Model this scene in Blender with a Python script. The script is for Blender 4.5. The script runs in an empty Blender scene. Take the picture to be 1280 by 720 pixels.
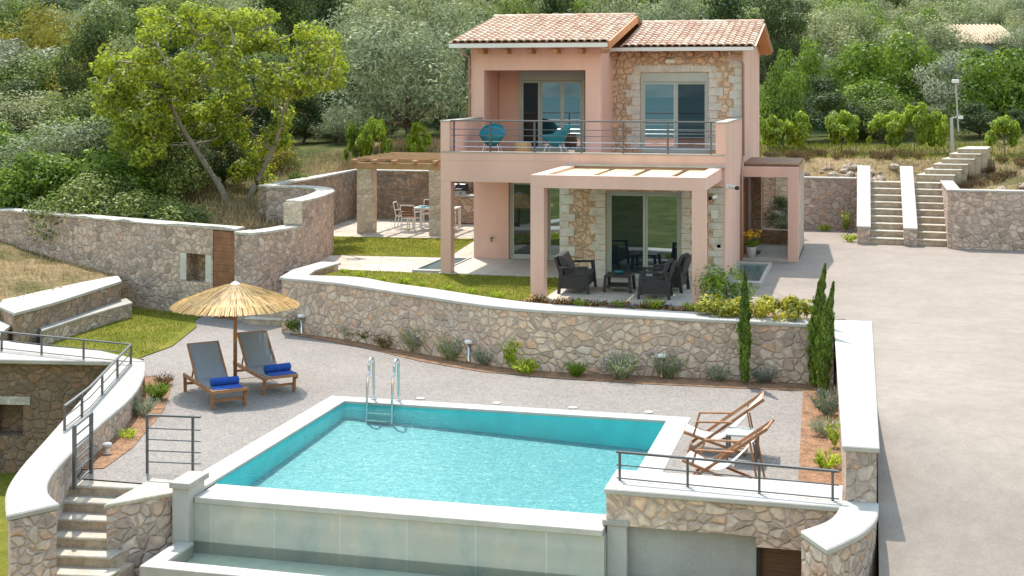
import bpy, math, random
import numpy as np
from math import sin, cos, pi, radians, sqrt, atan2
from mathutils import Vector, Matrix

# ------------------------------------------------------------------ camera, world, sun, exposure
S = bpy.context.scene
COL = S.collection
FPX, HOR, YAW, CZ = 1717.0, 104.0, radians(14.37), 5.04
cam_d = bpy.data.cameras.new('camera'); cam = bpy.data.objects.new('camera', cam_d); COL.objects.link(cam)
cam.location = (0, 0, CZ); cam.rotation_euler = (pi/2, 0, YAW)
cam_d.sensor_width = 36; cam_d.lens = 36*FPX/1280; cam_d.shift_y = -(360-HOR)/1280
cam_d.clip_start = .1; cam_d.clip_end = 3000
S.camera = cam
SUNV = Vector((-.31, .50, 1.0)).normalized()          # towards the sun: high, behind the house, from the left
SUN_EL = math.asin(SUNV.z); SUN_AZ = atan2(SUNV.x, SUNV.y)
W = bpy.data.worlds.new('World'); S.world = W; W.use_nodes = True
wn = W.node_tree.nodes; wl = W.node_tree.links
sky = wn.new('ShaderNodeTexSky'); sky.sky_type = 'NISHITA'; sky.sun_disc = False
sky.sun_elevation = SUN_EL; sky.sun_rotation = SUN_AZ; sky.air_density = 2.6; sky.dust_density = 1.3; sky.ozone_density = 1.0
bg = wn['Background']; bg.inputs[1].default_value = .15
wl.new(sky.outputs[0], bg.inputs[0])
sd = bpy.data.lights.new('sun', 'SUN'); sd.energy = 2.8; sd.angle = radians(.5); sd.color = (1, .92, .82)
so = bpy.data.objects.new('sun', sd); COL.objects.link(so); so.rotation_euler = (-SUNV).to_track_quat('-Z', 'Y').to_euler()
so.location = (-20, 40, 40)
S.view_settings.view_transform = 'Standard'; S.view_settings.look = 'None'
S.view_settings.exposure = 1.0; S.view_settings.gamma = 1; S.view_settings.use_curve_mapping = False
S.cycles.max_bounces = 8; S.cycles.diffuse_bounces = 4; S.cycles.transparent_max_bounces = 12
S.cycles.caustics_reflective = False; S.cycles.caustics_refractive = False
S.cycles.use_denoising = True

FV = (-sin(YAW), cos(YAW)); RV = (cos(YAW), sin(YAW))
def pd(px, d):
    l = (px-640)/FPX*d
    return d*FV[0]+l*RV[0], d*FV[1]+l*RV[1]
def at(px, py, z):
    return pd(px, (CZ-z)*FPX/(py-HOR))
def at3(px, py, z):
    x, y = at(px, py, z); return (x, y, z)
rnd = random.Random(7)
RG = np.random.default_rng(11)

# ------------------------------------------------------------------ materials
M = {}
def new_mat(name):
    m = bpy.data.materials.new(name); m.use_nodes = True; M[name] = m
    nt = m.node_tree; b = nt.nodes['Principled BSDF']
    return m, nt, b
def N(nt, t, **kw):
    n = nt.nodes.new(t)
    for k, v in kw.items(): setattr(n, k, v)
    return n
def ramp(nt, src, stops, interp='LINEAR'):
    r = N(nt, 'ShaderNodeValToRGB'); r.color_ramp.interpolation = interp
    e = r.color_ramp.elements
    while len(e) < len(stops): e.new(.5)
    for i, (p, c) in enumerate(stops):
        e[i].position = p; e[i].color = (*c, 1) if len(c) == 3 else c
    nt.links.new(src, r.inputs[0]); return r
def mixc(nt, fac, a, b, mode='MIX'):
    x = N(nt, 'ShaderNodeMix', data_type='RGBA', blend_type=mode)
    for s, v in ((x.inputs[0], fac), (x.inputs[6], a), (x.inputs[7], b)):
        if hasattr(v, 'links'): nt.links.new(v, s)
        else: s.default_value = v if not isinstance(v, tuple) else (*v, 1)
    return x.outputs[2]
def pos(nt, scale=(1, 1, 1), obj=False):
    if obj:
        g = N(nt, 'ShaderNodeTexCoord').outputs['Object']
    else:
        g = N(nt, 'ShaderNodeNewGeometry').outputs['Position']
    mp = N(nt, 'ShaderNodeMapping'); mp.inputs['Scale'].default_value = scale
    nt.links.new(g, mp.inputs[0]); return mp.outputs[0]
def noise(nt, vec, scale, detail=4, rough=.6):
    n = N(nt, 'ShaderNodeTexNoise'); n.inputs['Scale'].default_value = scale
    n.inputs['Detail'].default_value = detail; n.inputs['Roughness'].default_value = rough
    nt.links.new(vec, n.inputs['Vector']); return n.outputs['Fac']
def bump(nt, b, h, strength=.4, dist=.02):
    n = N(nt, 'ShaderNodeBump'); n.inputs['Strength'].default_value = strength; n.inputs['Distance'].default_value = dist
    nt.links.new(h, n.inputs['Height']); nt.links.new(n.outputs[0], b.inputs['Normal']); return n
def plain(name, c, rough=.6, metal=0, var=.12, scale=3, fine=0, bs=0, bscale=60, bdist=.004, obj=False, spec=None, stretch=(1, 1, 1)):
    m, nt, b = new_mat(name)
    b.inputs['Roughness'].default_value = rough; b.inputs['Metallic'].default_value = metal
    if spec is not None: b.inputs['Specular IOR Level'].default_value = spec
    v = pos(nt, stretch, obj)
    n1 = noise(nt, v, scale)
    lo = tuple(x*(1-var) for x in c); hi = tuple(min(1, x*(1+var)) for x in c)
    r = ramp(nt, n1, [(.3, lo), (.7, hi)])
    out = r.outputs[0]
    if fine:
        n2 = noise(nt, v, bscale, 3)
        r2 = ramp(nt, n2, [(.35, (1-fine,)*3), (.65, (1+fine,)*3)])
        out = mixc(nt, 1.0, out, r2.outputs[0], 'MULTIPLY')
    nt.links.new(out, b.inputs['Base Color'])
    if bs: bump(nt, b, noise(nt, v, bscale, 4), bs, bdist)
    return m

def stone(name, scale=3.2, mort=(.27, .245, .21), stops=None, mw=.045, zs=1.3, bs=.7, tint=(1.18, 1.0, .93)):
    m, nt, b = new_mat(name); b.inputs['Roughness'].default_value = .85; b.inputs['Specular IOR Level'].default_value = .2
    v = pos(nt, (1, 1, zs))
    nz = N(nt, 'ShaderNodeTexNoise'); nz.inputs['Scale'].default_value = 2.2; nz.inputs['Detail'].default_value = 3
    nt.links.new(v, nz.inputs['Vector'])
    sc = N(nt, 'ShaderNodeVectorMath', operation='SCALE'); sc.inputs['Scale'].default_value = .26
    nt.links.new(nz.outputs['Color'], sc.inputs[0])
    ad = N(nt, 'ShaderNodeVectorMath', operation='ADD'); nt.links.new(v, ad.inputs[0]); nt.links.new(sc.outputs[0], ad.inputs[1])
    nl = N(nt, 'ShaderNodeTexNoise'); nl.inputs['Scale'].default_value = .5; nl.inputs['Detail'].default_value = 1; nt.links.new(v, nl.inputs['Vector'])
    sl = N(nt, 'ShaderNodeVectorMath', operation='SCALE'); sl.inputs['Scale'].default_value = .8; nt.links.new(nl.outputs['Color'], sl.inputs[0])
    ad2 = N(nt, 'ShaderNodeVectorMath', operation='ADD'); nt.links.new(ad.outputs[0], ad2.inputs[0]); nt.links.new(sl.outputs[0], ad2.inputs[1]); ad = ad2
    vo = N(nt, 'ShaderNodeTexVoronoi', feature='F1'); vo.inputs['Scale'].default_value = scale; vo.inputs['Randomness'].default_value = .95
    ve = N(nt, 'ShaderNodeTexVoronoi', feature='DISTANCE_TO_EDGE'); ve.inputs['Scale'].default_value = scale; ve.inputs['Randomness'].default_value = .95
    nt.links.new(ad.outputs[0], vo.inputs['Vector']); nt.links.new(ad.outputs[0], ve.inputs['Vector'])
    sep = N(nt, 'ShaderNodeSeparateColor'); nt.links.new(vo.outputs['Color'], sep.inputs[0])
    stops = stops or [(0, (.20, .17, .14)), (.22, (.30, .26, .21)), (.45, (.40, .345, .27)), (.62, (.44, .40, .34)), (.78, (.40, .27, .18)), (1, (.50, .46, .40))]
    stops = [(p, (c[0]*tint[0], c[1]*tint[1], c[2]*tint[2])) for p, c in stops]; mort = tuple(a*b for a, b in zip(mort, tint))
    stops = [(p, tuple(min(.72, x*1.12) for x in c)) for p, c in stops]
    r = ramp(nt, sep.outputs[0], stops)
    n2 = noise(nt, v, 9, 5, .7); n3 = noise(nt, v, 40, 3)
    r2 = ramp(nt, n2, [(.3, (.66, .66, .68)), (.7, (1.22, 1.2, 1.15))])
    c = mixc(nt, 1.0, r.outputs[0], r2.outputs[0], 'MULTIPLY')
    r4 = ramp(nt, noise(nt, v, .6, 3), [(.3, (.82, .83, .86)), (.7, (1.12, 1.08, 1.02))])
    c = mixc(nt, 1.0, c, r4.outputs[0], 'MULTIPLY')
    e = ramp(nt, ve.outputs['Distance'], [(mw*.3, (0, 0, 0)), (mw*1.7, (1, 1, 1))])
    c = mixc(nt, e.outputs[0], tuple(x*1.28 for x in mort), c)
    nt.links.new(c, b.inputs['Base Color'])
    h = N(nt, 'ShaderNodeMath', operation='MULTIPLY_ADD'); h.inputs[1].default_value = .25
    eh = ramp(nt, ve.outputs['Distance'], [(0, (0, 0, 0)), (mw*3.2, (1, 1, 1))])
    nt.links.new(n2, h.inputs[0]); nt.links.new(eh.outputs[0], h.inputs[2])
    bump(nt, b, h.outputs[0], bs, .05)
    return m

stone('stone_wall', 5.1, (.37, .335, .30), [(0, (.30, .265, .23)), (.25, (.40, .355, .31)), (.5, (.47, .42, .37)), (.72, (.54, .49, .43)), (.88, (.48, .38, .31)), (1, (.58, .54, .50))], .04, 1.15, tint=(1.06, .95, .93))
stone('stone_house', 4.6, (.33, .28, .225), [(0, (.37, .30, .225)), (.25, (.49, .41, .31)), (.5, (.56, .47, .36)), (.68, (.56, .49, .40)), (.84, (.52, .36, .24)), (1, (.60, .55, .48))], .045, 1.15, tint=(1.1, .98, .93))
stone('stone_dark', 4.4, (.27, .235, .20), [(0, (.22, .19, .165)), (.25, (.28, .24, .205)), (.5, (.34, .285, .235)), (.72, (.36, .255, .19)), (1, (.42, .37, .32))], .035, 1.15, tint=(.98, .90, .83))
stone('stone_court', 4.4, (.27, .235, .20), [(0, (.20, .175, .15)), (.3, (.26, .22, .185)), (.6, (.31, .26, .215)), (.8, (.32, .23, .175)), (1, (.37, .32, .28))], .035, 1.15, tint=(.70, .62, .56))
stone('stone_grey', 4.4, (.37, .34, .31), [(0, (.34, .31, .28)), (.3, (.45, .41, .37)), (.55, (.53, .49, .44)), (.8, (.47, .36, .28)), (1, (.60, .57, .53))], .04, 1.15, tint=(1.06, .96, .95))
stone('stone_warm', 4.8, (.36, .33, .295), [(0, (.36, .32, .275)), (.25, (.47, .42, .355)), (.5, (.55, .49, .41)), (.66, (.57, .52, .46)), (.84, (.53, .40, .29)), (1, (.60, .55, .49))], .045, 1.15, tint=(1.14, 1.0, .97))
stone('quoin_stone', 3.8, (.40, .36, .31), [(0, (.44, .40, .34)), (.5, (.56, .51, .44)), (1, (.62, .58, .52))], .04, 1.3, .5, tint=(1.05, .97, .88))
plain('quoin', (.56, .535, .49), .85, var=.16, scale=3.5, fine=.1, bscale=25, bs=.5, bdist=.015)
plain('coping', (.37, .35, .32), .75, var=.16, scale=2.2, fine=.06, bscale=35, bs=.25)
plain('coping_white', (.45, .43, .40), .7, var=.12, scale=3, fine=.05, bscale=40, bs=.2)
plain('rough_cap', (.47, .44, .40), .9, var=.3, scale=4, fine=.2, bscale=18, bs=.8, bdist=.02)
plain('plaster', (.69, .44, .368), .88, var=.09, scale=.8, stretch=(1.6, 1.6, .35), fine=.05, bscale=90, bs=.12, bdist=.003)
plain('dark_wood', (.10, .045, .022), .6, var=.35, scale=4, bs=.3, bscale=30, stretch=(1, 1, 9))
plain('brown_wood', (.23, .10, .05), .55, var=.3, scale=5, bs=.2, bscale=40, obj=True)
plain('teak', (.30, .135, .06), .5, var=.3, scale=9, bs=.15, bscale=60, obj=True)
plain('pergola_wood', (.42, .26, .13), .6, var=.25, scale=3, bs=.2, bscale=40)
plain('rafter_wood', (.36, .17, .08), .6, var=.25, scale=5)
plain('orange_wood', (.50, .21, .08), .6, var=.2, scale=4, stretch=(6, 1, 1))
plain('frame_metal', (.40, .44, .42), .4, var=.04, metal=.1)
plain('white_metal', (.78, .77, .75), .45, var=.04)
plain('gutter_white', (.70, .69, .67), .5, var=.05)
plain('rail_metal', (.13, .135, .145), .38, metal=.55, var=.1)
plain('steel', (.62, .63, .64), .18, metal=1, var=.04)
plain('dark_resin', (.022, .023, .027), .5, var=.25, scale=12, bs=.4, bscale=90)
plain('dark_cushion', (.05, .052, .058), .85, var=.15, scale=8, bs=.3, bscale=60, bdist=.01)
plain('black', (.012, .012, .014), .35, var=.2)
plain('teal', (.0, .17, .22), .5, var=.15, scale=6)
plain('teal_cloth', (.01, .20, .24), .85, var=.5, scale=6)
plain('bowl_glass', (.05, .42, .50), .15, var=.1)
plain('blue_towel', (.012, .07, .33), .95, var=.25, scale=14, bs=.6, bscale=140, bdist=.01)
plain('sling', (.20, .22, .255), .8, var=.06, scale=10, fine=.05, bscale=220)
plain('canvas', (.70, .69, .66), .85, var=.05, scale=8)
plain('thatch', (.58, .39, .20), .9, var=.35, scale=16, bs=.5, bscale=40, bdist=.02)
plain('wicker', (.43, .27, .12), .8, var=.3, scale=30, bs=.6, bscale=70, bdist=.01)
plain('soil', (.30, .165, .09), .95, var=.4, scale=5, fine=.35, bscale=26, bs=1, bdist=.05)
plain('render_grey', (.36, .355, .34), .8, var=.12, scale=1.6, fine=.06, bscale=30, bs=.15)
plain('pillar_grey', (.44, .43, .41), .75, var=.08, scale=2, fine=.05, bscale=40)
plain('bark', (.16, .125, .095), .9, var=.4, scale=7, bs=.7, bscale=20, bdist=.03, stretch=(1, 1, .3))
plain('pale_bark', (.27, .23, .19), .9, var=.3, scale=7, bs=.6, bscale=20, bdist=.03)
plain('pot_white', (.55, .56, .60), .5, var=.15, scale=14)
plain('doormat', (.19, .09, .045), .95, var=.3, scale=30, bs=.6, bscale=120)
plain('step_stone', (.47, .42, .345), .85, var=.2, scale=3, fine=.12, bscale=22, bs=.5, bdist=.01)
plain('step_riser', (.45, .36, .27), .85, var=.28, scale=5, fine=.14, bscale=22, bs=.6, bdist=.01)
plain('reed_panel', (.66, .52, .31), .85, var=.14, scale=3, bs=.4, bscale=60, stretch=(1, 8, 1))
plain('fruit_red', (.45, .07, .02), .5, var=.4, scale=10)
plain('lantern_white', (.7, .66, .58), .5, var=.1)
plain('far_white', (.74, .74, .74), .8, var=.05)
plain('far_grey', (.45, .50, .56), .8, var=.05)
plain('net_green', (.10, .34, .27), .8, var=.35, scale=4)
plain('sea', (.055, .115, .135), .7, var=.15, scale=.02, spec=.1)
plain('far_hill', (.10, .14, .15), 1, var=.3, scale=.01, spec=0)
plain('porch_glass_edge', (.3, .4, .38), .2, var=.05)
plain('light_well_glass', (.085, .155, .175), .12, var=.12, scale=2)
plain('rock', (.40, .32, .25), .95, var=.35, scale=5, fine=.2, bscale=20, bs=.9, bdist=.03)
plain('copper_pipe', (.42, .24, .20), .5, var=.06)

def leafmat(name, a, b_, trans=.35, hue=.12):
    m, nt, b = new_mat(name)
    g = N(nt, 'ShaderNodeNewGeometry'); oi = N(nt, 'ShaderNodeObjectInfo')
    r = ramp(nt, g.outputs['Random Per Island'], [(0, tuple(x*.6 for x in a)), (.45, tuple((x+y)*.5 for x, y in zip(a, b_))), (1, b_)])
    r2 = ramp(nt, oi.outputs['Random'], [(0, (1-hue, 1-hue*.6, 1-hue*.5)), (1, (1+hue*1.3, 1+hue, 1-hue*.3))])
    c = mixc(nt, 1.0, r.outputs[0], r2.outputs[0], 'MULTIPLY')
    big = ramp(nt, noise(nt, pos(nt), .9, 2), [(.35, (.72, .76, .78)), (.65, (1.25, 1.2, 1.05))])
    c = mixc(nt, 1.0, c, big.outputs[0], 'MULTIPLY')
    nt.nodes.remove(b)
    d = N(nt, 'ShaderNodeBsdfDiffuse'); t = N(nt, 'ShaderNodeBsdfTranslucent'); gl = N(nt, 'ShaderNodeBsdfGlossy')
    gl.inputs['Roughness'].default_value = .45; gl.inputs['Color'].default_value = (.9, .95, 1, 1)
    x = N(nt, 'ShaderNodeMixShader'); x.inputs[0].default_value = trans
    y = N(nt, 'ShaderNodeMixShader'); y.inputs[0].default_value = .022
    nt.links.new(c, d.inputs[0]); nt.links.new(c, t.inputs[0])
    nt.links.new(d.outputs[0], x.inputs[1]); nt.links.new(t.outputs[0], x.inputs[2])
    nt.links.new(x.outputs[0], y.inputs[1]); nt.links.new(gl.outputs[0], y.inputs[2])
    nt.links.new(y.outputs[0], nt.nodes['Material Output'].inputs[0])
    return m
leafmat('leaf_fig', (.15, .24, .018), (.46, .52, .06), .5)
leafmat('leaf_olive', (.18, .215, .12), (.43, .465, .275), .25)
leafmat('leaf_dark', (0.033, 0.057, 0.017), (0.095, 0.138, 0.037), .25)
leafmat('leaf_macchia', (.10, .15, .035), (.27, .315, .09), .25)
leafmat('leaf_green', (0.092, 0.166, 0.019), (0.242, 0.343, 0.043), .4)
leafmat('leaf_lime', (0.18, 0.29, 0.02), (0.48, 0.58, 0.065), .6)
leafmat('leaf_yellow', (0.190, 0.176, 0.023), (0.392, 0.330, 0.045), .35)
leafmat('leaf_silver', (0.170, 0.200, 0.150), (0.420, 0.450, 0.370), .25)
leafmat('leaf_cypress', (0.084, 0.147, 0.026), (0.206, 0.294, 0.050), .25)
leafmat('leaf_lavender', (0.170, 0.220, 0.130), (0.360, 0.400, 0.260), .3)
leafmat('leaf_variegated', (0.173, 0.220, 0.016), (0.594, 0.520, 0.082), .35)
leafmat('petal_violet', (.22, .14, .45), (.42, .32, .70), .3)
leafmat('petal_pink', (.45, .16, .22), (.65, .35, .38), .3)
leafmat('petal_yellow', (.75, .42, .01), (.85, .62, .05), .3)
leafmat('petal_red', (.45, .03, .02), (.6, .10, .05), .3)
leafmat('petal_orange', (.55, .30, .10), (.72, .5, .28), .3)
leafmat('straw', (.28, .20, .11), (.50, .385, .235), .2)
leafmat('thatch_straw', (.36, .225, .10), (.60, .42, .22), .2)
leafmat('brown_leaf', (.10, .065, .035), (.22, .15, .08), .2)
leafmat('grass_blade', (.13, .17, .015), (.29, .30, .03), .4)

def ground_mat():
    m, nt, b = new_mat('hill'); b.inputs['Roughness'].default_value = .95; b.inputs['Specular IOR Level'].default_value = .1
    v = pos(nt)
    a = ramp(nt, noise(nt, v, .35, 5, .7), [(.35, (.13, .125, .045)), (.5, (.33, .24, .125)), (.65, (.42, .30, .17))])
    f = ramp(nt, noise(nt, v, 7, 5, .75), [(.3, (.55, .55, .55)), (.7, (1.3, 1.3, 1.3))])
    g2 = ramp(nt, noise(nt, v, .5, 6, .75), [(.3, (.035, .05, .015)), (.5, (.085, .105, .03)), (.7, (.16, .16, .06))])
    sx = N(nt, 'ShaderNodeSeparateXYZ'); nt.links.new(v, sx.inputs[0])
    fy = N(nt, 'ShaderNodeMapRange'); fy.inputs['From Min'].default_value = 54; fy.inputs['From Max'].default_value = 59; nt.links.new(sx.outputs['Y'], fy.inputs['Value'])
    fx = N(nt, 'ShaderNodeMapRange'); fx.inputs['From Min'].default_value = -19.5; fx.inputs['From Max'].default_value = -22; nt.links.new(sx.outputs['X'], fx.inputs['Value'])
    fk = N(nt, 'ShaderNodeMapRange'); fk.inputs['From Min'].default_value = 37; fk.inputs['From Max'].default_value = 40; nt.links.new(sx.outputs['Y'], fk.inputs['Value'])
    fm = N(nt, 'ShaderNodeMath', operation='MULTIPLY'); nt.links.new(fx.outputs[0], fm.inputs[0]); nt.links.new(fk.outputs[0], fm.inputs[1])
    fs = N(nt, 'ShaderNodeMapRange'); fs.inputs['From Min'].default_value = 14; fs.inputs['From Max'].default_value = 8; nt.links.new(sx.outputs['Y'], fs.inputs['Value'])
    fz0 = N(nt, 'ShaderNodeMath', operation='MAXIMUM'); nt.links.new(fy.outputs[0], fz0.inputs[0]); nt.links.new(fs.outputs[0], fz0.inputs[1])
    fz = N(nt, 'ShaderNodeMath', operation='MAXIMUM'); nt.links.new(fz0.outputs[0], fz.inputs[0]); nt.links.new(fm.outputs[0], fz.inputs[1])
    c = mixc(nt, fz.outputs[0], a.outputs[0], g2.outputs[0])
    c = mixc(nt, 1.0, c, f.outputs[0], 'MULTIPLY')
    nt.links.new(c, b.inputs['Base Color']); bump(nt, b, noise(nt, v, 5, 6, .75), 1, .15)
ground_mat()
def lawn_mat():
    m, nt, b = new_mat('lawn'); b.inputs['Roughness'].default_value = .95; b.inputs['Specular IOR Level'].default_value = .1
    v = pos(nt)
    a = ramp(nt, noise(nt, v, 1.1, 5, .7), [(.3, (.155, .185, .022)), (.5, (.235, .245, .035)), (.7, (.335, .285, .06))])
    f = ramp(nt, noise(nt, v, 28, 4, .8), [(.3, (.6, .6, .6)), (.7, (1.3, 1.3, 1.3))])
    c = mixc(nt, 1.0, a.outputs[0], f.outputs[0], 'MULTIPLY')
    nt.links.new(c, b.inputs['Base Color']); bump(nt, b, noise(nt, v, 45, 4, .8), 1, .05)
lawn_mat()
def speckle(name, base, amt, sc, big=.08):
    m, nt, b = new_mat(name); b.inputs['Roughness'].default_value = .85; b.inputs['Specular IOR Level'].default_value = .25
    v = pos(nt)
    vo = N(nt, 'ShaderNodeTexVoronoi'); vo.inputs['Scale'].default_value = sc; nt.links.new(v, vo.inputs['Vector'])
    sp = N(nt, 'ShaderNodeSeparateColor'); nt.links.new(vo.outputs['Color'], sp.inputs[0])
    a = ramp(nt, sp.outputs[0], [(0, tuple(x*(1-amt) for x in base)), (.5, base), (1, tuple(min(.9, x*(1+amt)) for x in base))])
    f = ramp(nt, noise(nt, v, .55, 5, .7), [(.3, (1-big,)*3), (.7, (1+big, 1+big, 1+big*.8))])
    c = mixc(nt, 1.0, a.outputs[0], f.outputs[0], 'MULTIPLY')
    f2 = ramp(nt, noise(nt, v, 3.5, 5, .75), [(.35, (1-big*.6,)*3), (.6, (1+big*.5,)*3)])
    c = mixc(nt, 1.0, c, f2.outputs[0], 'MULTIPLY')
    nt.links.new(c, b.inputs['Base Color']); bump(nt, b, vo.outputs['Distance'], .25, .01)
speckle('deck', (.240, .216, .198), .26, 38)
speckle('driveway', (.285, .242, .21), .07, 60, .12)
speckle('driveway_dark', (.50, .44, .37), .1, 60, .1)

def tiles_mat(name, a, b_, sx, sy, joint=(.3, .28, .25), rough=.6, jw=.02):
    m, nt, b = new_mat(name); b.inputs['Roughness'].default_value = rough
    v = pos(nt)
    br = N(nt, 'ShaderNodeTexBrick'); br.offset = 0; br.inputs['Scale'].default_value = 1
    br.inputs['Brick Width'].default_value = sx; br.inputs['Row Height'].default_value = sy; br.inputs['Mortar Size'].default_value = jw*.4
    br.inputs['Color1'].default_value = (*a, 1); br.inputs['Color2'].default_value = (*b_, 1); br.inputs['Mortar'].default_value = (*joint, 1)
    nt.links.new(v, br.inputs['Vector'])
    f = ramp(nt, noise(nt, v, 3, 5, .7), [(.3, (.86,)*3), (.7, (1.1,)*3)])
    c = mixc(nt, 1.0, br.outputs[0], f.outputs[0], 'MULTIPLY')
    nt.links.new(c, b.inputs['Base Color'])
tiles_mat('terrace_tile', (.50, .455, .39), (.47, .425, .365), .6, .6)
def flag_mat():
    m, nt, b = new_mat('flagstone'); b.inputs['Roughness'].default_value = .85
    v = pos(nt)
    vo = N(nt, 'ShaderNodeTexVoronoi'); vo.inputs['Scale'].default_value = 1.7; nt.links.new(v, vo.inputs['Vector'])
    ve = N(nt, 'ShaderNodeTexVoronoi', feature='DISTANCE_TO_EDGE'); ve.inputs['Scale'].default_value = 1.7; nt.links.new(v, ve.inputs['Vector'])
    sp = N(nt, 'ShaderNodeSeparateColor'); nt.links.new(vo.outputs['Color'], sp.inputs[0])
    a = ramp(nt, sp.outputs[0], [(0, (.42, .36, .29)), (.5, (.51, .44, .36)), (1, (.56, .50, .43))])
    f = ramp(nt, noise(nt, v, 4, 5, .7), [(.3, (.85,)*3), (.7, (1.1,)*3)])
    c = mixc(nt, 1.0, a.outputs[0], f.outputs[0], 'MULTIPLY')
    e = ramp(nt, ve.outputs['Distance'], [(.01, (0, 0, 0)), (.03, (1, 1, 1))])
    nt.links.new(mixc(nt, e.outputs[0], (.30, .26, .21), c), b.inputs['Base Color']); bump(nt, b, e.outputs[0], .4, .02)
flag_mat()
def pool_mat():
    m, nt, b = new_mat('pool_ripple_floor'); b.inputs['Roughness'].default_value = .5
    v = pos(nt)
    vo = N(nt, 'ShaderNodeTexVoronoi'); vo.inputs['Scale'].default_value = 13; nt.links.new(v, vo.inputs['Vector'])
    nz = N(nt, 'ShaderNodeTexNoise'); nz.inputs['Scale'].default_value = 13; nz.inputs['Detail'].default_value = 5; nz.inputs['Roughness'].default_value = .8; nz.inputs['Distortion'].default_value = 1.5
    nt.links.new(v, nz.inputs['Vector'])
    a = ramp(nt, nz.outputs['Fac'], [(.30, (.02, .19, .225)), (.44, (.06, .25, .27)), (.55, (.13, .355, .37)), (.68, (.52, .60, .60))])  # light ripples and white water sparkle painted into the floor colour
    nt.links.new(a.outputs[0], b.inputs['Base Color'])
pool_mat()
plain('basin_floor', (.66, .70, .58), .6, var=.1)
plain('pool_wall', (.07, .78, .80), .5, var=.08, scale=3)
def water_mat(name, tint, rough=.03, bsc=5, bst=.25, refl=1.0, bd=.03):
    m, nt, b = new_mat(name); nt.nodes.remove(b)
    t = N(nt, 'ShaderNodeBsdfTransparent'); t.inputs[0].default_value = (*tint, 1)
    g = N(nt, 'ShaderNodeBsdfGlossy'); g.inputs['Roughness'].default_value = rough
    fr = N(nt, 'ShaderNodeFresnel'); fr.inputs['IOR'].default_value = 1.33
    v = pos(nt)
    nz = N(nt, 'ShaderNodeTexNoise'); nz.inputs['Scale'].default_value = bsc; nz.inputs['Detail'].default_value = 4; nz.inputs['Distortion'].default_value = .8
    nt.links.new(v, nz.inputs['Vector'])
    bp = N(nt, 'ShaderNodeBump'); bp.inputs['Strength'].default_value = bst; bp.inputs['Distance'].default_value = bd
    nt.links.new(nz.outputs['Fac'], bp.inputs['Height']); nt.links.new(bp.outputs[0], g.inputs['Normal']); nt.links.new(bp.outputs[0], fr.inputs['Normal'])
    k = N(nt, 'ShaderNodeMath', operation='MULTIPLY'); k.inputs[1].default_value = refl; nt.links.new(fr.outputs[0], k.inputs[0])
    x = N(nt, 'ShaderNodeMixShader'); nt.links.new(k.outputs[0], x.inputs[0]); nt.links.new(t.outputs[0], x.inputs[1]); nt.links.new(g.outputs[0], x.inputs[2])
    nt.links.new(x.outputs[0], nt.nodes['Material Output'].inputs[0])
water_mat('pool_water', (.82, .97, .97), .05, 7, .6, .6)
water_mat('basin_water', (.93, .98, .93), .01, 2, .03, 1.0)
def glass_mat(name, dark, refl):
    m, nt, b = new_mat(name); nt.nodes.remove(b)
    d = N(nt, 'ShaderNodeBsdfDiffuse'); d.inputs[0].default_value = (*dark, 1)
    g = N(nt, 'ShaderNodeBsdfGlossy'); g.inputs['Roughness'].default_value = .01; g.inputs[0].default_value = (.80, .88, .88, 1)
    x = N(nt, 'ShaderNodeMixShader'); x.inputs[0].default_value = refl
    nt.links.new(d.outputs[0], x.inputs[1]); nt.links.new(g.outputs[0], x.inputs[2])
    nt.links.new(x.outputs[0], nt.nodes['Material Output'].inputs[0])
glass_mat('door_glass', (.012, .022, .030), .10)
glass_mat('door_glass_mirror', (.012, .03, .04), .42)
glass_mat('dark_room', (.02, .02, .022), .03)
m, nt, b = new_mat('weir_tile'); b.inputs['Roughness'].default_value = .10; b.inputs['Specular IOR Level'].default_value = .5
v = pos(nt)
br = N(nt, 'ShaderNodeTexBrick'); br.offset = 0; br.inputs['Scale'].default_value = 1; br.inputs['Brick Width'].default_value = 1.05; br.inputs['Row Height'].default_value = 3.0
br.inputs['Mortar Size'].default_value = .009; br.inputs['Color1'].default_value = (.40, .41, .385, 1); br.inputs['Color2'].default_value = (.46, .47, .44, 1); br.inputs['Mortar'].default_value = (.50, .53, .51, 1)
mp = N(nt, 'ShaderNodeMapping'); mp.inputs['Rotation'].default_value = (pi/2, 0, 0); mp.inputs['Location'].default_value = (.2, 5, 0)
nt.links.new(v, mp.inputs[0]); nt.links.new(mp.outputs[0], br.inputs['Vector'])
f = ramp(nt, noise(nt, pos(nt, (1, 1, .5)), 1.6, 5, .7), [(.3, (.72, .80, .84)), (.45, (.95, .98, .98)), (.55, (1.05, 1.0, .95)), (.7, (1.22, 1.16, 1.08))])
nt.links.new(mixc(nt, 1.0, br.outputs[0], f.outputs[0], 'MULTIPLY'), b.inputs['Base Color'])
# roof tiles: colour per tile, from object space
m, nt, b = new_mat('roof_tile'); b.inputs['Roughness'].default_value = .85
tc = N(nt, 'ShaderNodeNewGeometry')
r = ramp(nt, tc.outputs['Random Per Island'], [(0, (.50, .31, .23)), (.3, (.60, .41, .315)), (.7, (.64, .48, .38)), (1, (.66, .55, .46))])
f = ramp(nt, noise(nt, pos(nt), 6, 4), [(.3, (.85,)*3), (.7, (1.12,)*3)])
nt.links.new(mixc(nt, 1.0, r.outputs[0], f.outputs[0], 'MULTIPLY'), b.inputs['Base Color'])

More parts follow.
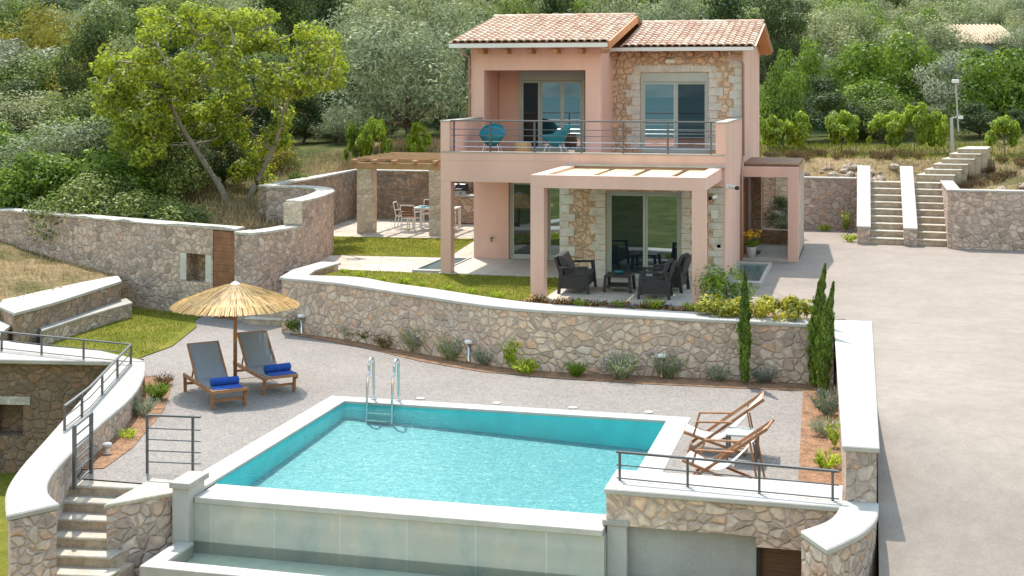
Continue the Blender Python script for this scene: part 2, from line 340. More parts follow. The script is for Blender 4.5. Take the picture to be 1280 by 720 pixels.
# ------------------------------------------------------------------ mesh helpers
class MB:
    def __init__(s): s.v = []; s.f = []
    def add(s, vs, fs):
        o = len(s.v); s.v += [tuple(p) for p in vs]; s.f += [tuple(i+o for i in q) for q in fs]; return s
    def box(s, x0, x1, y0, y1, z0, z1):
        v = [(x0, y0, z0), (x1, y0, z0), (x1, y1, z0), (x0, y1, z0), (x0, y0, z1), (x1, y0, z1), (x1, y1, z1), (x0, y1, z1)]
        return s.add(v, [(3, 2, 1, 0), (4, 5, 6, 7), (0, 1, 5, 4), (1, 2, 6, 5), (2, 3, 7, 6), (3, 0, 4, 7)])
    def prism(s, poly, z0, z1):
        n = len(poly); area = sum(poly[i][0]*poly[(i+1) % n][1]-poly[(i+1) % n][0]*poly[i][1] for i in range(n))
        if area < 0: poly = poly[::-1]; z1 = z1[::-1] if isinstance(z1, list) else z1; z0 = z0[::-1] if isinstance(z0, list) else z0
        b = [(p[0], p[1], z0[i] if isinstance(z0, list) else z0) for i, p in enumerate(poly)]
        t = [(p[0], p[1], z1[i] if isinstance(z1, list) else z1) for i, p in enumerate(poly)]
        return s.add(b+t, [tuple(range(n-1, -1, -1)), tuple(range(n, 2*n))]+[(i, (i+1) % n, n+(i+1) % n, n+i) for i in range(n)])
    def ribbon(s, A, B, z0):
        """solid strip between edge lists A and B (x, y, ztop); z0 bottom or thickness when negative 'th' tuple"""
        n = len(A); o = []
        for P in (A, B):
            for p in P: o.append(p)
        for P in (A, B):
            for p in P: o.append((p[0], p[1], (p[2]-z0[1]) if isinstance(z0, tuple) else z0))
        fs = []
        for i in range(n-1):
            fs += [(i, i+1, n+i+1, n+i), (2*n+i, 3*n+i, 3*n+i+1, 2*n+i+1), (i, 2*n+i, 2*n+i+1, i+1), (n+i, n+i+1, 3*n+i+1, 3*n+i)]
        fs += [(0, n, 3*n, 2*n), (n-1, 2*n+n-1, 3*n+n-1, n+n-1)]
        return s.add(o, fs)
    def beam(s, p, q, w, h, up=(0, 0, 1)):
        p = Vector(p); q = Vector(q); d = (q-p).normalized(); u = Vector(up)
        if abs(d.dot(u)) > .98: u = Vector((0, 1, 0))
        sx = d.cross(u).normalized(); su = sx.cross(d).normalized()
        c = [sx*(a*w/2)+su*(b*h/2) for a, b in ((-1, -1), (1, -1), (1, 1), (-1, 1))]
        return s.add([p+k for k in c]+[q+k for k in c], [(3, 2, 1, 0), (4, 5, 6, 7), (0, 1, 5, 4), (1, 2, 6, 5), (2, 3, 7, 6), (3, 0, 4, 7)])
    def tube(s, pts, r, n=8, r1=None):
        pts = [Vector(p) for p in pts]; m = len(pts); vs = []; fs = []
        for i, p in enumerate(pts):
            d = (pts[min(i+1, m-1)]-pts[max(i-1, 0)]).normalized()
            u = Vector((0, 0, 1)) if abs(d.z) < .9 else Vector((1, 0, 0))
            a = d.cross(u).normalized(); c = a.cross(d).normalized()
            rr = r if r1 is None else r+(r1-r)*i/max(1, m-1)
            vs += [p+a*(rr*cos(2*pi*k/n))+c*(rr*sin(2*pi*k/n)) for k in range(n)]
        for i in range(m-1):
            fs += [(i*n+k, i*n+(k+1) % n, (i+1)*n+(k+1) % n, (i+1)*n+k) for k in range(n)]
        fs += [tuple(range(n-1, -1, -1)), tuple((m-1)*n+k for k in range(n))]
        return s.add(vs, fs)
    def lathe(s, prof, n=24, c=(0, 0, 0)):
        vs = []; fs = []; m = len(prof)
        for r, z in prof: vs += [(c[0]+r*cos(2*pi*k/n), c[1]+r*sin(2*pi*k/n), c[2]+z) for k in range(n)]
        for i in range(m-1): fs += [(i*n+k, i*n+(k+1) % n, (i+1)*n+(k+1) % n, (i+1)*n+k) for k in range(n)]
        if prof[0][0] > 1e-4: fs.append(tuple(range(n-1, -1, -1)))
        if prof[-1][0] > 1e-4: fs.append(tuple((m-1)*n+k for k in range(n)))
        return s.add(vs, fs)
    def build(s, name, mat, parent=None, smooth=False, bevel=0, world=True, seg=1):
        v = s.v
        if parent is not None and world and parent.type == 'EMPTY':
            L = parent.location; v = [(a-L.x, b-L.y, c-L.z) for a, b, c in v]
        elif parent is not None and world and parent.parent is not None:
            L = parent.parent.location; v = [(a-L.x, b-L.y, c-L.z) for a, b, c in v]
        me = bpy.data.meshes.new(name); me.from_pydata(v, [], s.f); me.update()
        if mat: me.materials.append(M[mat] if isinstance(mat, str) else mat)
        if smooth: me.shade_smooth()
        o = bpy.data.objects.new(name, me); COL.objects.link(o)
        if parent is not None: o.parent = parent
        if bevel:
            md = o.modifiers.new('bevel', 'BEVEL'); md.width = bevel; md.segments = seg; md.limit_method = 'ANGLE'
        return o
def tag(o, label, cat, group=None):
    o['label'] = label; o['category'] = cat
    if group: o['group'] = group
    return o
def thing(name, label, cat, loc=(0, 0, 0), rz=0, group=None):
    o = bpy.data.objects.new(name, None); COL.objects.link(o); o.location = loc; o.rotation_euler = (0, 0, rz)
    o.empty_display_size = .2
    return tag(o, label, cat, group)
def struct(name, mb, mat, smooth=False):
    o = mb.build(name, mat, None, smooth); o['kind'] = 'structure'; return o
def copy_tree(o, parent=None):
    c = o.copy(); COL.objects.link(c)
    if parent is not None: c.parent = parent
    for ch in list(o.children): copy_tree(ch, c)
    return c
def sheet(poly, z):
    return MB().add([(p[0], p[1], z if not isinstance(z, list) else z[i]) for i, p in enumerate(poly)], [tuple(range(len(poly)))])
def resample(pts, n):
    P = np.array(pts, float); d = np.r_[0, np.cumsum(np.linalg.norm(np.diff(P, axis=0), axis=1))]
    t = np.linspace(0, d[-1], n)
    return [tuple(np.interp(t, d, P[:, k])[i] for k in range(P.shape[1])) for i in range(n)]
def smooth_line(pts, n=24):
    """Catmull-Rom through pts"""
    P = [Vector(p) for p in pts]; out = []
    k = max(2, n//(len(P)-1))
    for i in range(len(P)-1):
        p0 = P[max(i-1, 0)]; p1 = P[i]; p2 = P[i+1]; p3 = P[min(i+2, len(P)-1)]
        for j in range(k):
            t = j/k
            out.append(tuple(.5*((2*p1)+(p2-p0)*t+(2*p0-5*p1+4*p2-p3)*t*t+(3*p1-p0-3*p2+p3)*t**3)))
    out.append(tuple(P[-1])); return out
def offset(line, d):
    out = []; n = len(line)
    for i in range(n):
        a = Vector(line[max(i-1, 0)][:2]); b = Vector(line[min(i+1, n-1)][:2]); t = (b-a).normalized()
        out.append((line[i][0]-t.y*d, line[i][1]+t.x*d, *line[i][2:]))
    return out

# ------------------------------------------------------------------ ground and terrain
BUILT = [(-60, 50), (-40, 42.6), (-25.8, 37.3), (-19, 34.8), (-16.3, 33.7), (-15.5, 34.3), (-15.2, 35.7), (-15.4, 37.2), (-15.75, 38.9), (-16.4, 40.0), (-17.4, 40.55), (-18.5, 40.9),
         (-18.55, 44.4), (-18.7, 48.75), (-1, 48.8), (-.1, 48.8), (2.75, 48.3), (2.75, 44.25), (5, 44.2), (60, 44.3), (60, -14), (-60, -14)]
def inside_dist(X, Y):
    P = np.array(BUILT); n = len(P); ins = np.zeros(X.shape, bool); D = np.full(X.shape, 1e9)
    for i in range(n):
        a, b = P[i], P[(i+1) % n]
        c = ((a[1] > Y) != (b[1] > Y)) & (X < (b[0]-a[0])*(Y-a[1])/((b[1]-a[1]) if b[1] != a[1] else 1e-9)+a[0]); ins ^= c
        ab = b-a; t = np.clip(((X-a[0])*ab[0]+(Y-a[1])*ab[1])/(ab@ab), 0, 1)
        D = np.minimum(D, np.hypot(X-a[0]-t*ab[0], Y-a[1]-t*ab[1]))
    return np.where(ins, -D, D)
def vnoise(X, Y, seed):
    r = np.random.default_rng(seed); z = np.zeros(X.shape)
    for k in range(10):
        a = r.uniform(0, 2*pi); f = 2**r.uniform(-3.2, 1.2); z += sin_(X*cos(a)*f+Y*sin(a)*f+r.uniform(0, 6))/(1+f*1.5)
    return z/5
def sin_(x): return np.sin(x)
def hill(X, Y):
    X = np.asarray(X, float); Y = np.asarray(Y, float)
    s = inside_dist(X, Y)
    q = np.clip((X+17)/6, 0, 1); base = 1.0+.68*q*np.clip((Y-34)/3, 0, 1)+.68*(1-q)*np.clip((Y-38)/3, 0, 1)
    sp = np.maximum(s, 0)
    right = np.clip((X+4)/5, 0, 1)
    lf = np.clip((-11-X)/4, 0, 1)
    z = base+(.95-.65*lf)*np.clip(sp/2.6, 0, 1)+.045*np.clip(sp-2.6, 0, 400)+.00042*np.clip(sp-14, 0, 170)**2+.14*np.clip(sp-184, 0, 400)
    z = z+np.clip(sp/6, 0, 1)*vnoise(X, Y, 3)*.5+np.clip((sp-60)/60, 0, 1)*vnoise(X*.12, Y*.12, 5)*9
    z = z+np.clip((-22-X)/25, 0, 1)*np.clip((sp-6)/20, 0, 1)*2.0
    low = np.where(Y < -90, -4.6-np.clip(-90-Y, 0, 500)*.3, -4.6)+np.where(Y < 2, vnoise(X*.15, Y*.15, 8)*1.6*np.clip((2-Y)/30, 0, 1), 0)
    z = low+(z-low)*np.clip((Y+4)/60, 0, 1)**.5*np.where(Y > 20, 1, np.clip((np.abs(X)-55)/30, 0, 1))
    z = np.where((X > 1.2) & (X < 4.5) & (Y > 47.5) & (Y < 51.3) & (s > 0), np.minimum(z, 1.70+.12*np.clip(Y-49.5, 0, 3)), z)
    return np.where(s > .05, z, low)
def grid(xs, ys):
    X, Y = np.meshgrid(xs, ys); Z = hill(X, Y); nx, ny = len(xs), len(ys)
    v = np.stack([X, Y, Z], -1).reshape(-1, 3)
    i = (np.arange(ny-1)[:, None]*nx+np.arange(nx-1)[None]).reshape(-1)
    f = np.stack([i, i+1, i+nx+1, i+nx], -1)
    me = bpy.data.meshes.new('ground'); me.vertices.add(len(v)); me.vertices.foreach_set('co', v.ravel())
    me.loops.add(f.size); me.loops.foreach_set('vertex_index', f.ravel()); me.polygons.add(len(f))
    me.polygons.foreach_set('loop_start', np.arange(len(f))*4); me.update(calc_edges=True); me.shade_smooth()
    me.materials.append(M['hill']); o = bpy.data.objects.new('ground', me); COL.objects.link(o); o['kind'] = 'structure'; return o
xs = np.unique(np.r_[np.linspace(-600, -60, 40), np.linspace(-60, -28, 60), np.arange(-28, 10, .22), np.linspace(10, 40, 70), np.linspace(40, 600, 45)])
ys = np.unique(np.r_[np.linspace(-700, -14, 30), np.linspace(-14, 31, 20), np.arange(31, 56, .22), np.linspace(56, 110, 90), np.linspace(110, 900, 90)])
grid(xs, ys)
def hz(x, y): return float(hill(np.array([x]), np.array([y]))[0])
struct('sea_water', sheet([(-3000, -2600), (3000, -2600), (3000, -150), (-3000, -150)], -22), 'sea')
fh = MB(); nfh = 60
fh.add([(-3000+6000*i/nfh, -2500, -30) for i in range(nfh+1)]+[(-3000+6000*i/nfh, -2900, 130+70*sin(i*.5)+45*sin(i*1.3+1)) for i in range(nfh+1)], [(i, nfh+1+i, nfh+2+i, i+1) for i in range(nfh)])
struct('far_hills', fh, 'far_hill', True)

# deck round the pool (hole for the pool)
PX0, PX1, PY0, PY1 = -9.93, -3.56, 19.85, 25.44       # water edges
DZ = -1.24
cx0, cx1, cy1 = PX0-.42, PX1+.42, PY1+.36
def P2(l): return [(x, y) for x, y in l]
deck = sheet([(-19.3, 34.9), (-19.9, 30), (-17.6, 27.0), (-14.9, 26.1), (-13.6, 23.6), (-12.6, 20.6), (-12.1, 19.45), (cx0, 19.45), (cx0, cy1), (cx1, cy1), (cx1, 20.0), (-.2, 20.0), (-.2, 34.6)], DZ)
struct('deck_paving', deck, 'deck')
# garden beds
bedA = [(-13.9, 31.85), (-11.6, 30.75), (-9.7, 29.5), (-8.04, 28.75), (-6.25, 28.48), (-4.53, 28.44), (-2.88, 28.5), (-1.2, 28.6), (-.95, 20.3), (-.1, 20.3), (-.1, 30), (-14.3, 33)]
struct('soil_bed', sheet(bedA, DZ+.012), 'soil')
struct('soil_bed', sheet([at(217, 474, DZ), at(206, 512, DZ), at(166, 560, DZ), at(130, 586, DZ), at(95, 588, DZ), at(165, 468, DZ)], DZ+.012), 'soil')
# lawn by the bench, paved strip
struct('lawn', sheet([(-24, 26), (-16.0, 27.4), at(180, 445, -1.22), at(216, 432, -1.22), at(246, 408, -1.22), at(243, 400, -1.22), (-17.3, 33.9), (-20.5, 35.3)], DZ+.02), 'lawn')
# dry slope left of the bench
def slope_sheet():
    mb = MB(); n = 26; vs = []
    for j in range(n):
        for i in range(n):
            u = i/(n-1); w = j/(n-1)
            x = -20.05-9*u; y = 27+w*(7.5+.37*9*u); z = -.36+.66*u*1.5+.12*sin(7*u+3*w)*u+rnd.uniform(-.03, .03)
            vs.append((x, y, z))
    mb.add(vs, [(j*n+i, j*n+n+i, j*n+n+i+1, j*n+i+1) for j in range(n-1) for i in range(n-1)])
    return mb
struct('slope', slope_sheet(), 'hill', True)
# upper level: lawns, path, terraces, driveway
LZ = -.02
struct('lawn', sheet([(-14.0, 33.1), (-11.8, 32.2), (-10.2, 31.4), (-8.6, 30.6), (-7.4, 30.1), (-7.2, 34.0), (-7.5, 34.88), (-10.95, 34.88), (-11.7, 34.95), (-13.55, 35.0), (-13.75, 35.0)], LZ), 'lawn')
struct('lawn', sheet([(-15.6, 37.9), (-11.72, 38.2), (-12.15, 42.6), (-12.4, 43.0), (-17.2, 42.5), (-16.4, 40)], LZ), 'lawn')
struct('path', sheet([(-15.6, 34.2), (-13.2, 35.0), (-10.92, 35.0), (-10.92, 38.3), (-11.6, 44), (-10.9, 49), (-20, 49), (-18, 42), (-15.6, 38)], LZ-.012), 'flagstone')
struct('terrace_floor', MB().box(-10.95, -7.25, 34.88, 38.1, -.2, .004), 'terrace_tile')
struct('terrace_floor', MB().box(-7.25, -3.3, 31.02, 34.9, -.2, .008), 'terrace_tile')
struct('flower_bed', sheet([(-7.5, 29.9), (-6, 29.6), (-1.1, 29.4), (-1.1, 32.6), (-3.25, 33.6), (-3.3, 31.0), (-7.6, 31.0)], LZ+.008), 'soil')
def driveway():
    mb = MB(); vs = []; Yl = list(np.linspace(10, 26, 60))+[30, 36, 42, 44.6, 48.7]
    def zf(y): t = max(0, 22.6-y); return -.006-(.085*t*t if t < 3.2 else .87+.54*(t-3.2))
    for y in Yl:
        x0 = .19 if y < 29.5 else (-.3 if y < 31 else -3.3)
        for x in (x0, 1.5, 5, 30): vs.append((x, y, zf(y)))
    for j in range(len(Yl)-1): mb.add([], [(j*4+i, j*4+i+1, j*4+5+i, j*4+4+i) for i in range(3)])
    mb.v = vs
    # soft-cornered connection in front of the porch
    return mb
struct('driveway', driveway(), 'driveway')
struct('driveway', sheet([(-3.3, 31.5), (-1.1, 30.2), (-.28, 30.2), (-.28, 31.2), (-3.3, 36.1)], -.01), 'driveway')
struct('driveway', sheet([(-3.39, 43.5), (-3.0, 43.5), (-3.0, 48.7), (-3.39, 48.7)], -.0105), 'driveway')
# sunken court and lower ground
struct('court_ground', sheet([(-30, 10), (-12.5, 10), (-12.5, 19), (-14, 25), (-15.4, 25.9), (-30, 25.9)], -3.2), 'lawn')
struct('path', sheet([(-30, 10), (-12.0, 10), (-12.0, 17.2), (-30, 20.5)], -3.19), 'flagstone')
struct('lower_ground', sheet([(-12.5, 4), (12, 4), (12, 17.9), (.1, 17.9), (.1, 20), (-12.5, 20)], -2.5), 'hill')

# ------------------------------------------------------------------ retaining and garden walls
def wall_line(name, label, line, th, z0, mat, cap=.07, capmat='coping', over=.03, side=1, cat='stone wall', closed=False):
    """line of (x, y, ztop); thickness to the left of travel when side=1"""
    t = thing(name, label, cat, (line[0][0], line[0][1], z0))
    L = [(p[0], p[1], p[2]-cap) for p in line]
    MB().ribbon(L, offset(L, th*side), z0).build('masonry', mat, t)
    A = offset(line, -over*side); B = offset(line, (th+over)*side)
    MB().ribbon(A, B, (0, cap)).build('coping', capmat, t, bevel=.012)
    return t
# garden wall between deck and upper lawn
gf = [at3(357, 348, .15), at3(420, 353, .15), at3(480, 362, .14), at3(540, 371, .13), at3(600, 380, .12), at3(660, 386, .11), at3(720, 389.5, .10), at3(800, 394, .07), at3(900, 399.5, .04), at3(1010, 405, .02), at3(1042, 406.5, .02)]
gb = [at3(428, 334, .15), at3(445, 346, .15), at3(490, 353.5, .14), at3(545, 361, .13), at3(603, 370, .12), at3(660, 377.5, .11), at3(720, 382, .10), at3(800, 386.5, .07), at3(900, 391.5, .04), at3(1012, 398, .02), at3(1040, 399.5, .02)]
gf = [(-14.2, 32.05, .15)]+gf[1:]; gb = [(-13.95, 32.55, .15)]+gb[1:]
gfs = smooth_line(gf, 60); gbs = smooth_line(gb, 60)
gw = thing('garden_wall', 'long curved honey stone retaining wall with pale coping behind the pool deck', 'stone wall', (-8, 30, DZ))
GA = [(a[0]+.05*(b[0]-a[0]), a[1]+.05*(b[1]-a[1]), a[2]-.08) for a, b in zip(gfs, gbs)]
MB().ribbon(GA, [(b[0], b[1], b[2]-.08) for b in gbs], DZ-.3).build('masonry', 'stone_warm', gw)
MB().ribbon(gfs, gbs, (0, .08)).build('coping', 'coping_white', gw, bevel=.015)
MB().ribbon([(-14.2, 32.06, .148), (-14.45, 33.4, .148), (-14.35, 35.0, .148)], [(-13.72, 32.5, .148), (-13.95, 33.5, .148), (-13.85, 35.0, .148)], DZ-.3).build('return_wall', 'stone_warm', gw)
MB().ribbon([(-14.24, 32.0, .16), (-14.5, 33.4, .16), (-14.4, 35.1, .16)], [(-13.68, 32.5, .16), (-13.9, 33.5, .16), (-13.8, 35.1, .16)], (0, .07)).build('return_coping', 'coping_white', gw, bevel=.012)
# driveway edge wall
dw = thing('driveway_wall', 'straight low wall with broad white coping along the driveway edge', 'stone wall', (0, 25, DZ))
DA = [(-.62, 29.9, .03), (-.45, 24.5, .025), (-.29, 19.57, .02)]; DB = [(.17, 29.9, .03), (.19, 24.5, .025), (.21, 19.57, .02)]
MB().ribbon([(a[0]+.05, a[1]+.0 if i < 2 else a[1]+.04, a[2]-.08) for i, a in enumerate(DA)], [(a[0]-.04, a[1]+(0 if i < 2 else .04), a[2]-.08) for i, a in enumerate(DB)], -2.6).build('masonry', 'stone_grey', dw)
MB().ribbon(DA, DB, (0, .08)).build('coping', 'coping_white', dw, bevel=.015)
# curved lower wall at the right front
cl = thing('curved_wall', 'short curved stone wall with white coping stepping down beside the dark door', 'stone wall', (-.2, 18.5, -2.5))
ca = smooth_line([(-.30, 19.62, -.75), (-.36, 19.05, -.75), (-.5, 18.6, -.75), (-.80, 18.15, -.75)], 18); cb = smooth_line([(.20, 19.62, -.75), (.16, 18.9, -.75), (-.05, 18.2, -.75), (-.44, 17.5, -.75)], 18)
MB().ribbon([(a[0]+.05*(b[0]-a[0]), a[1]+.05*(b[1]-a[1]), -.84) for a, b in zip(ca, cb)], [(b[0]+.05*(a[0]-b[0]), b[1]+.05*(a[1]-b[1]), -.84) for a, b in zip(ca, cb)], -3).build('masonry', 'stone_grey', cl)
MB().ribbon(ca, cb, (0, .09)).build('coping', 'coping_white', cl, bevel=.018)
# pump room front
pr_ = thing('pump_room', 'pool plant room with stone lintel, white coping and grey rendered panel', 'plant room', (-2, 19.8, -2.5))
MB().box(-3.57, -.30, 19.36, 20.32, -1.27, -.83).build('wall', 'stone_warm', pr_)
MB().prism([(-3.60, 19.33), (-.285, 19.30), (-.285, 20.36), (-3.60, 20.36)], -.83, -.75).build('coping', 'coping_white', pr_, bevel=.014)
MB().box(-3.56, -3.27, 19.35, 19.75, -3, -1.273).build('pillar', 'pillar_grey', pr_, bevel=.01)
MB().box(-3.62, -3.24, 19.31, 19.76, -1.27, -1.19).build('pillar_cap', 'coping', pr_, bevel=.008)
MB().box(-3.27, -1.46, 19.52, 19.7, -3, -1.273).build('panel', 'render_grey', pr_)
MB().box(-1.46, -.42, 19.38, 19.7, -1.42, -1.273).build('door_lintel', 'stone_warm', pr_)
MB().box(-.80, -.42, 19.40, 19.7, -3, -1.423).build('side_wall', 'stone_grey', pr_)
d_ = MB().box(-1.46, -.80, 19.58, 19.66, -3, -1.423).build('door', 'dark_wood', pr_)
MB().box(-1.46, -1.40, 19.50, 19.578, -3, -1.43).build('door_frame', 'black', pr_)
# left curved parapet wall
lr = [(-14.47, 25.78), (-13.79, 24.51), (-13.12, 22.88), (-12.49, 20.61), (-11.97, 18.95), (-11.62, 17.95), (-11.22, 17.25), (-10.72, 16.78)]
ll = [(-15.15, 25.61), (-14.45, 23.9), (-13.88, 22.36), (-12.97, 19.95), (-12.35, 18.3), (-11.9, 17.3), (-11.5, 16.65), (-11.12, 16.14)]
lrs = smooth_line([(x, y, -.75) for x, y in lr], 42); lls = smooth_line([(x, y, -.75) for x, y in ll], 42)
lw = thing('parapet_wall', 'sweeping curved stone parapet with smooth pale coping beside the stone steps', 'stone wall', (-13, 21, -3))
MB().ribbon([(a[0]+.07*(b[0]-a[0]), a[1]+.07*(b[1]-a[1]), -.84) for a, b in zip(lls, lrs)], [(b[0]+.07*(a[0]-b[0]), b[1]+.07*(a[1]-b[1]), -.84) for a, b in zip(lls, lrs)], -3.4).build('masonry', 'stone_grey', lw)
MB().ribbon(lls, lrs, (0, .09)).build('coping', 'coping', lw, bevel=.02)
# court back wall with niche, curving coping over it
cw = thing('court_wall', 'dark shaded stone wall with a square niche above the sunken court', 'stone wall', (-18, 25.6, -3.2))
WY = lambda x: 25.45+.18*(x+17.7)
def seg(x0, x1, z0, z1, dy=0, th=.5):
    return MB().prism([(x0, WY(x0)+dy), (x1, WY(x1)+dy), (x1, WY(x1)+dy+th), (x0, WY(x0)+dy+th)], z0, z1)
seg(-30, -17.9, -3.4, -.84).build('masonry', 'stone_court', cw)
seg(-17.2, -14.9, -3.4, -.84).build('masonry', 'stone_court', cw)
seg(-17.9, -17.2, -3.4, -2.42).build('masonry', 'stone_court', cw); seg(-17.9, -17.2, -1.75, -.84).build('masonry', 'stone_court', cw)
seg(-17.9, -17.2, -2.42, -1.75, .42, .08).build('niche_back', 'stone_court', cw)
seg(-18.05, -17.05, -1.75, -1.58, -.015, .05).build('niche_lintel', 'rough_cap', cw)
cA = smooth_line([(-30, WY(-30)-.04, -.75), (-18, WY(-18)-.04, -.75), (-16.3, WY(-16.3)-.04, -.75), (-15.1, 25.63, -.75)], 12)
cB = smooth_line([(-24, 29.5, -.75), (-19.6, 28.5, -.75), (-17.3, 27.2, -.75), (-15.6, 27.35, -.75)], 12)
cB = [(-27, 27.5, -.75), (-22, 27.3, -.75), (-20.2, 27.6, -.75), (-19.2, 27.3, -.75), (-18.3, 26.95, -.75), (-17.3, 26.75, -.75), (-16.0, 26.6, -.75), (-14.5, 25.85, -.75)]
cA = resample([(-30, WY(-30)-.04, -.75), (-15.12, 25.62, -.75)], 8)
MB().ribbon(cA, cB, (0, .09)).build('coping', 'coping', cw, bevel=.015)
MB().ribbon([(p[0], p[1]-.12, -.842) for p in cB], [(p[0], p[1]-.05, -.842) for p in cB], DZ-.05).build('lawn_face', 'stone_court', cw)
# bench walls by the lawn
def px_strip(A, B, z): return smooth_line([at3(*p, z) for p in A], 24), smooth_line([at3(*p, z) for p in B], 24)
A, B = px_strip([(18, 391), (70, 377), (120, 361), (152, 351)], [(-12, 378), (50, 364), (100, 353), (148, 344)], -.3)
hb = thing('terrace_wall', 'upper tier of a curved stone bench wall under dry grass', 'stone wall', (-19.8, 31, DZ))
MB().ribbon([(a[0]-.03, a[1], -.38) for a in A], [(b[0]+.03, b[1], -.38) for b in B], DZ-.1).build('masonry', 'stone_dark', hb); MB().ribbon(A, B, (0, .08)).build('coping', 'coping_white', hb, bevel=.012)
A, B = px_strip([(52, 413), (100, 397), (140, 385), (166, 378)], [(46, 403), (95, 389), (135, 378), (158, 372.5)], -.82)
lb = thing('stone_bench', 'low curved stone bench with a pale seat slab facing the lawn', 'bench', (-19.3, 31, DZ))
MB().ribbon([(a[0]-.03, a[1], -.89) for a in A], [(b[0], b[1], -.89) for b in B], DZ-.1).build('base', 'stone_grey', lb); MB().ribbon(A, B, (0, .07)).build('seat', 'coping', lb, bevel=.012)
A, B = px_strip([(52, 394), (28, 400), (10, 409), (-2, 420), (-14, 440)], [(44, 391.5), (15, 393), (-14, 399), (-40, 410), (-60, 432)], -.62)
cb_ = thing('curved_bench_wall', 'quarter round stone wall end with white top at the left of the lawn', 'stone wall', (-20, 29.5, DZ))
MB().ribbon([(a[0]-.05, a[1]+.03, -.70) for a in A], [(b[0]+.03, b[1], -.70) for b in B], DZ-.1).build('masonry', 'stone_dark', cb_); MB().ribbon(A, B, (0, .08)).build('coping', 'coping_white', cb_, bevel=.012)

# long boundary wall on the left with fireplace niche and plank door
lw2 = thing('boundary_wall', 'long rough stone boundary wall with a fire niche below the wooded slope', 'stone wall', (-19, 34, DZ))
def lwY(x): return 34.35-.335*(x+19)+(.0 if x > -19 else -.03*(x+19))
def lz(x): return 1.13
def lseg(x0, x1, z0, z1, dy=0, th=.5, n=2):
    xsn = np.linspace(x0, x1, n); A = [(x, lwY(x)+dy, z1) for x in xsn]; B = [(x, lwY(x)+dy+th, z1) for x in xsn]
    return MB().ribbon(A, B, z0)
lseg(-40, -17.83, DZ-.3, lz(0), n=24).build('masonry', 'stone_wall', lw2)
lseg(-17.15, -16.89, DZ-.3, lz(0)).build('masonry', 'stone_wall', lw2)
lseg(-17.83, -17.15, DZ-.3, -.34).build('masonry', 'stone_wall', lw2); lseg(-17.83, -17.15, .43, lz(0)).build('masonry', 'stone_wall', lw2)
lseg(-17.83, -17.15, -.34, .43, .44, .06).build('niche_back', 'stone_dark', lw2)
lseg(-18.05, -17.835, -.3, .42, -.012, .06).build('niche_quoin', 'quoin', lw2); lseg(-17.145, -16.93, -.3, .42, -.012, .06).build('niche_quoin', 'quoin', lw2)
MB().ribbon([(p[0], p[1]-.03, 1.19+rnd.uniform(-.03, .03)) for p in [(x, lwY(x)) for x in np.linspace(-40, -16.1, 60)]], [(p[0], p[1]+.55, 1.19) for p in [(x, lwY(x)) for x in np.linspace(-40, -16.1, 60)]], 1.13).build('rough_coping', 'rough_cap', lw2)
pdoor = MB()
for k in range(13):
    z0 = DZ+.0+k*.18; pdoor.add(*[(lambda q: (q.v, q.f))(lseg(-16.88, -16.12, z0, z0+.174, .02, .05))][0])
pd_ = tag(pdoor.build('plank_door', 'brown_wood'), 'tall brown timber plank door set in the rough stone wall', 'door')
lseg(-16.88, -16.12, DZ, 1.12, .09, .4).build('masonry', 'stone_dark', lw2)
# wall curling along the side steps
curl = [(-16.12, 33.36, 1.13), (-15.72, 33.2, 1.12), (-15.45, 33.35, 1.12), (-15.2, 34.2, 1.12), (-15.02, 35.25, 1.12)]
curl = smooth_line(curl, 20)
wall_line('curved_wall', 'rough stone wall bending round beside the side steps', curl, .5, DZ-.3, 'stone_wall', .07, 'rough_cap', .02)
curl2 = smooth_line([(-15.02, 35.27, 1.8), (-14.95, 36.0, 1.82), (-15.12, 37.3, 1.82), (-15.45, 38.7, 1.82), (-16.1, 39.8, 1.82), (-17.1, 40.35, 1.82), (-18.2, 40.4, 1.8)], 30)
c2 = wall_line('curved_wall', 'higher rounded end of the stone planter wall beside the upper path', curl2, .5, DZ-.3, 'stone_wall', .07, 'rough_cap', .02)
MB().box(-15.535, -15.0, 35.20, 35.262, 1.14, 1.74).build('quoin_end', 'quoin_stone', c2)
# side steps up to the house level
def stairs(name, label, pts_w, z0, z1, n, mat='step_stone'):
    """pts_w: (left0, right0, left1, right1) bottom to top edges; one part per tread so the joints show"""
    l0, r0, l1, r1 = [Vector(p) for p in pts_w]; t = thing(name, label, 'steps', (l0.x, l0.y, z0))
    h = (z1-z0)/n
    for i in range(n):
        a = l0.lerp(l1, i/n); b = r0.lerp(r1, i/n); c = r0.lerp(r1, (i+1)/n); d = l0.lerp(l1, (i+1)/n)
        z = z0+h*(i+1)
        MB().prism([tuple(a), tuple(b), tuple(r1), tuple(l1)], z-h, z-.04).build('riser', 'step_riser', t)
        dirv = (a-d).normalized()*.025
        MB().prism([tuple(a+dirv), tuple(b+dirv), tuple(c), tuple(d)], z-.04, z).build('tread', mat, t, bevel=.01)
    return t
stairs('side_steps', 'rough stone steps between the boundary wall and the garden wall', ((-15.62, 32.9), (-14.35, 32.9), (-15.3, 35.6), (-14.35, 35.5)), DZ, -.02, 7)
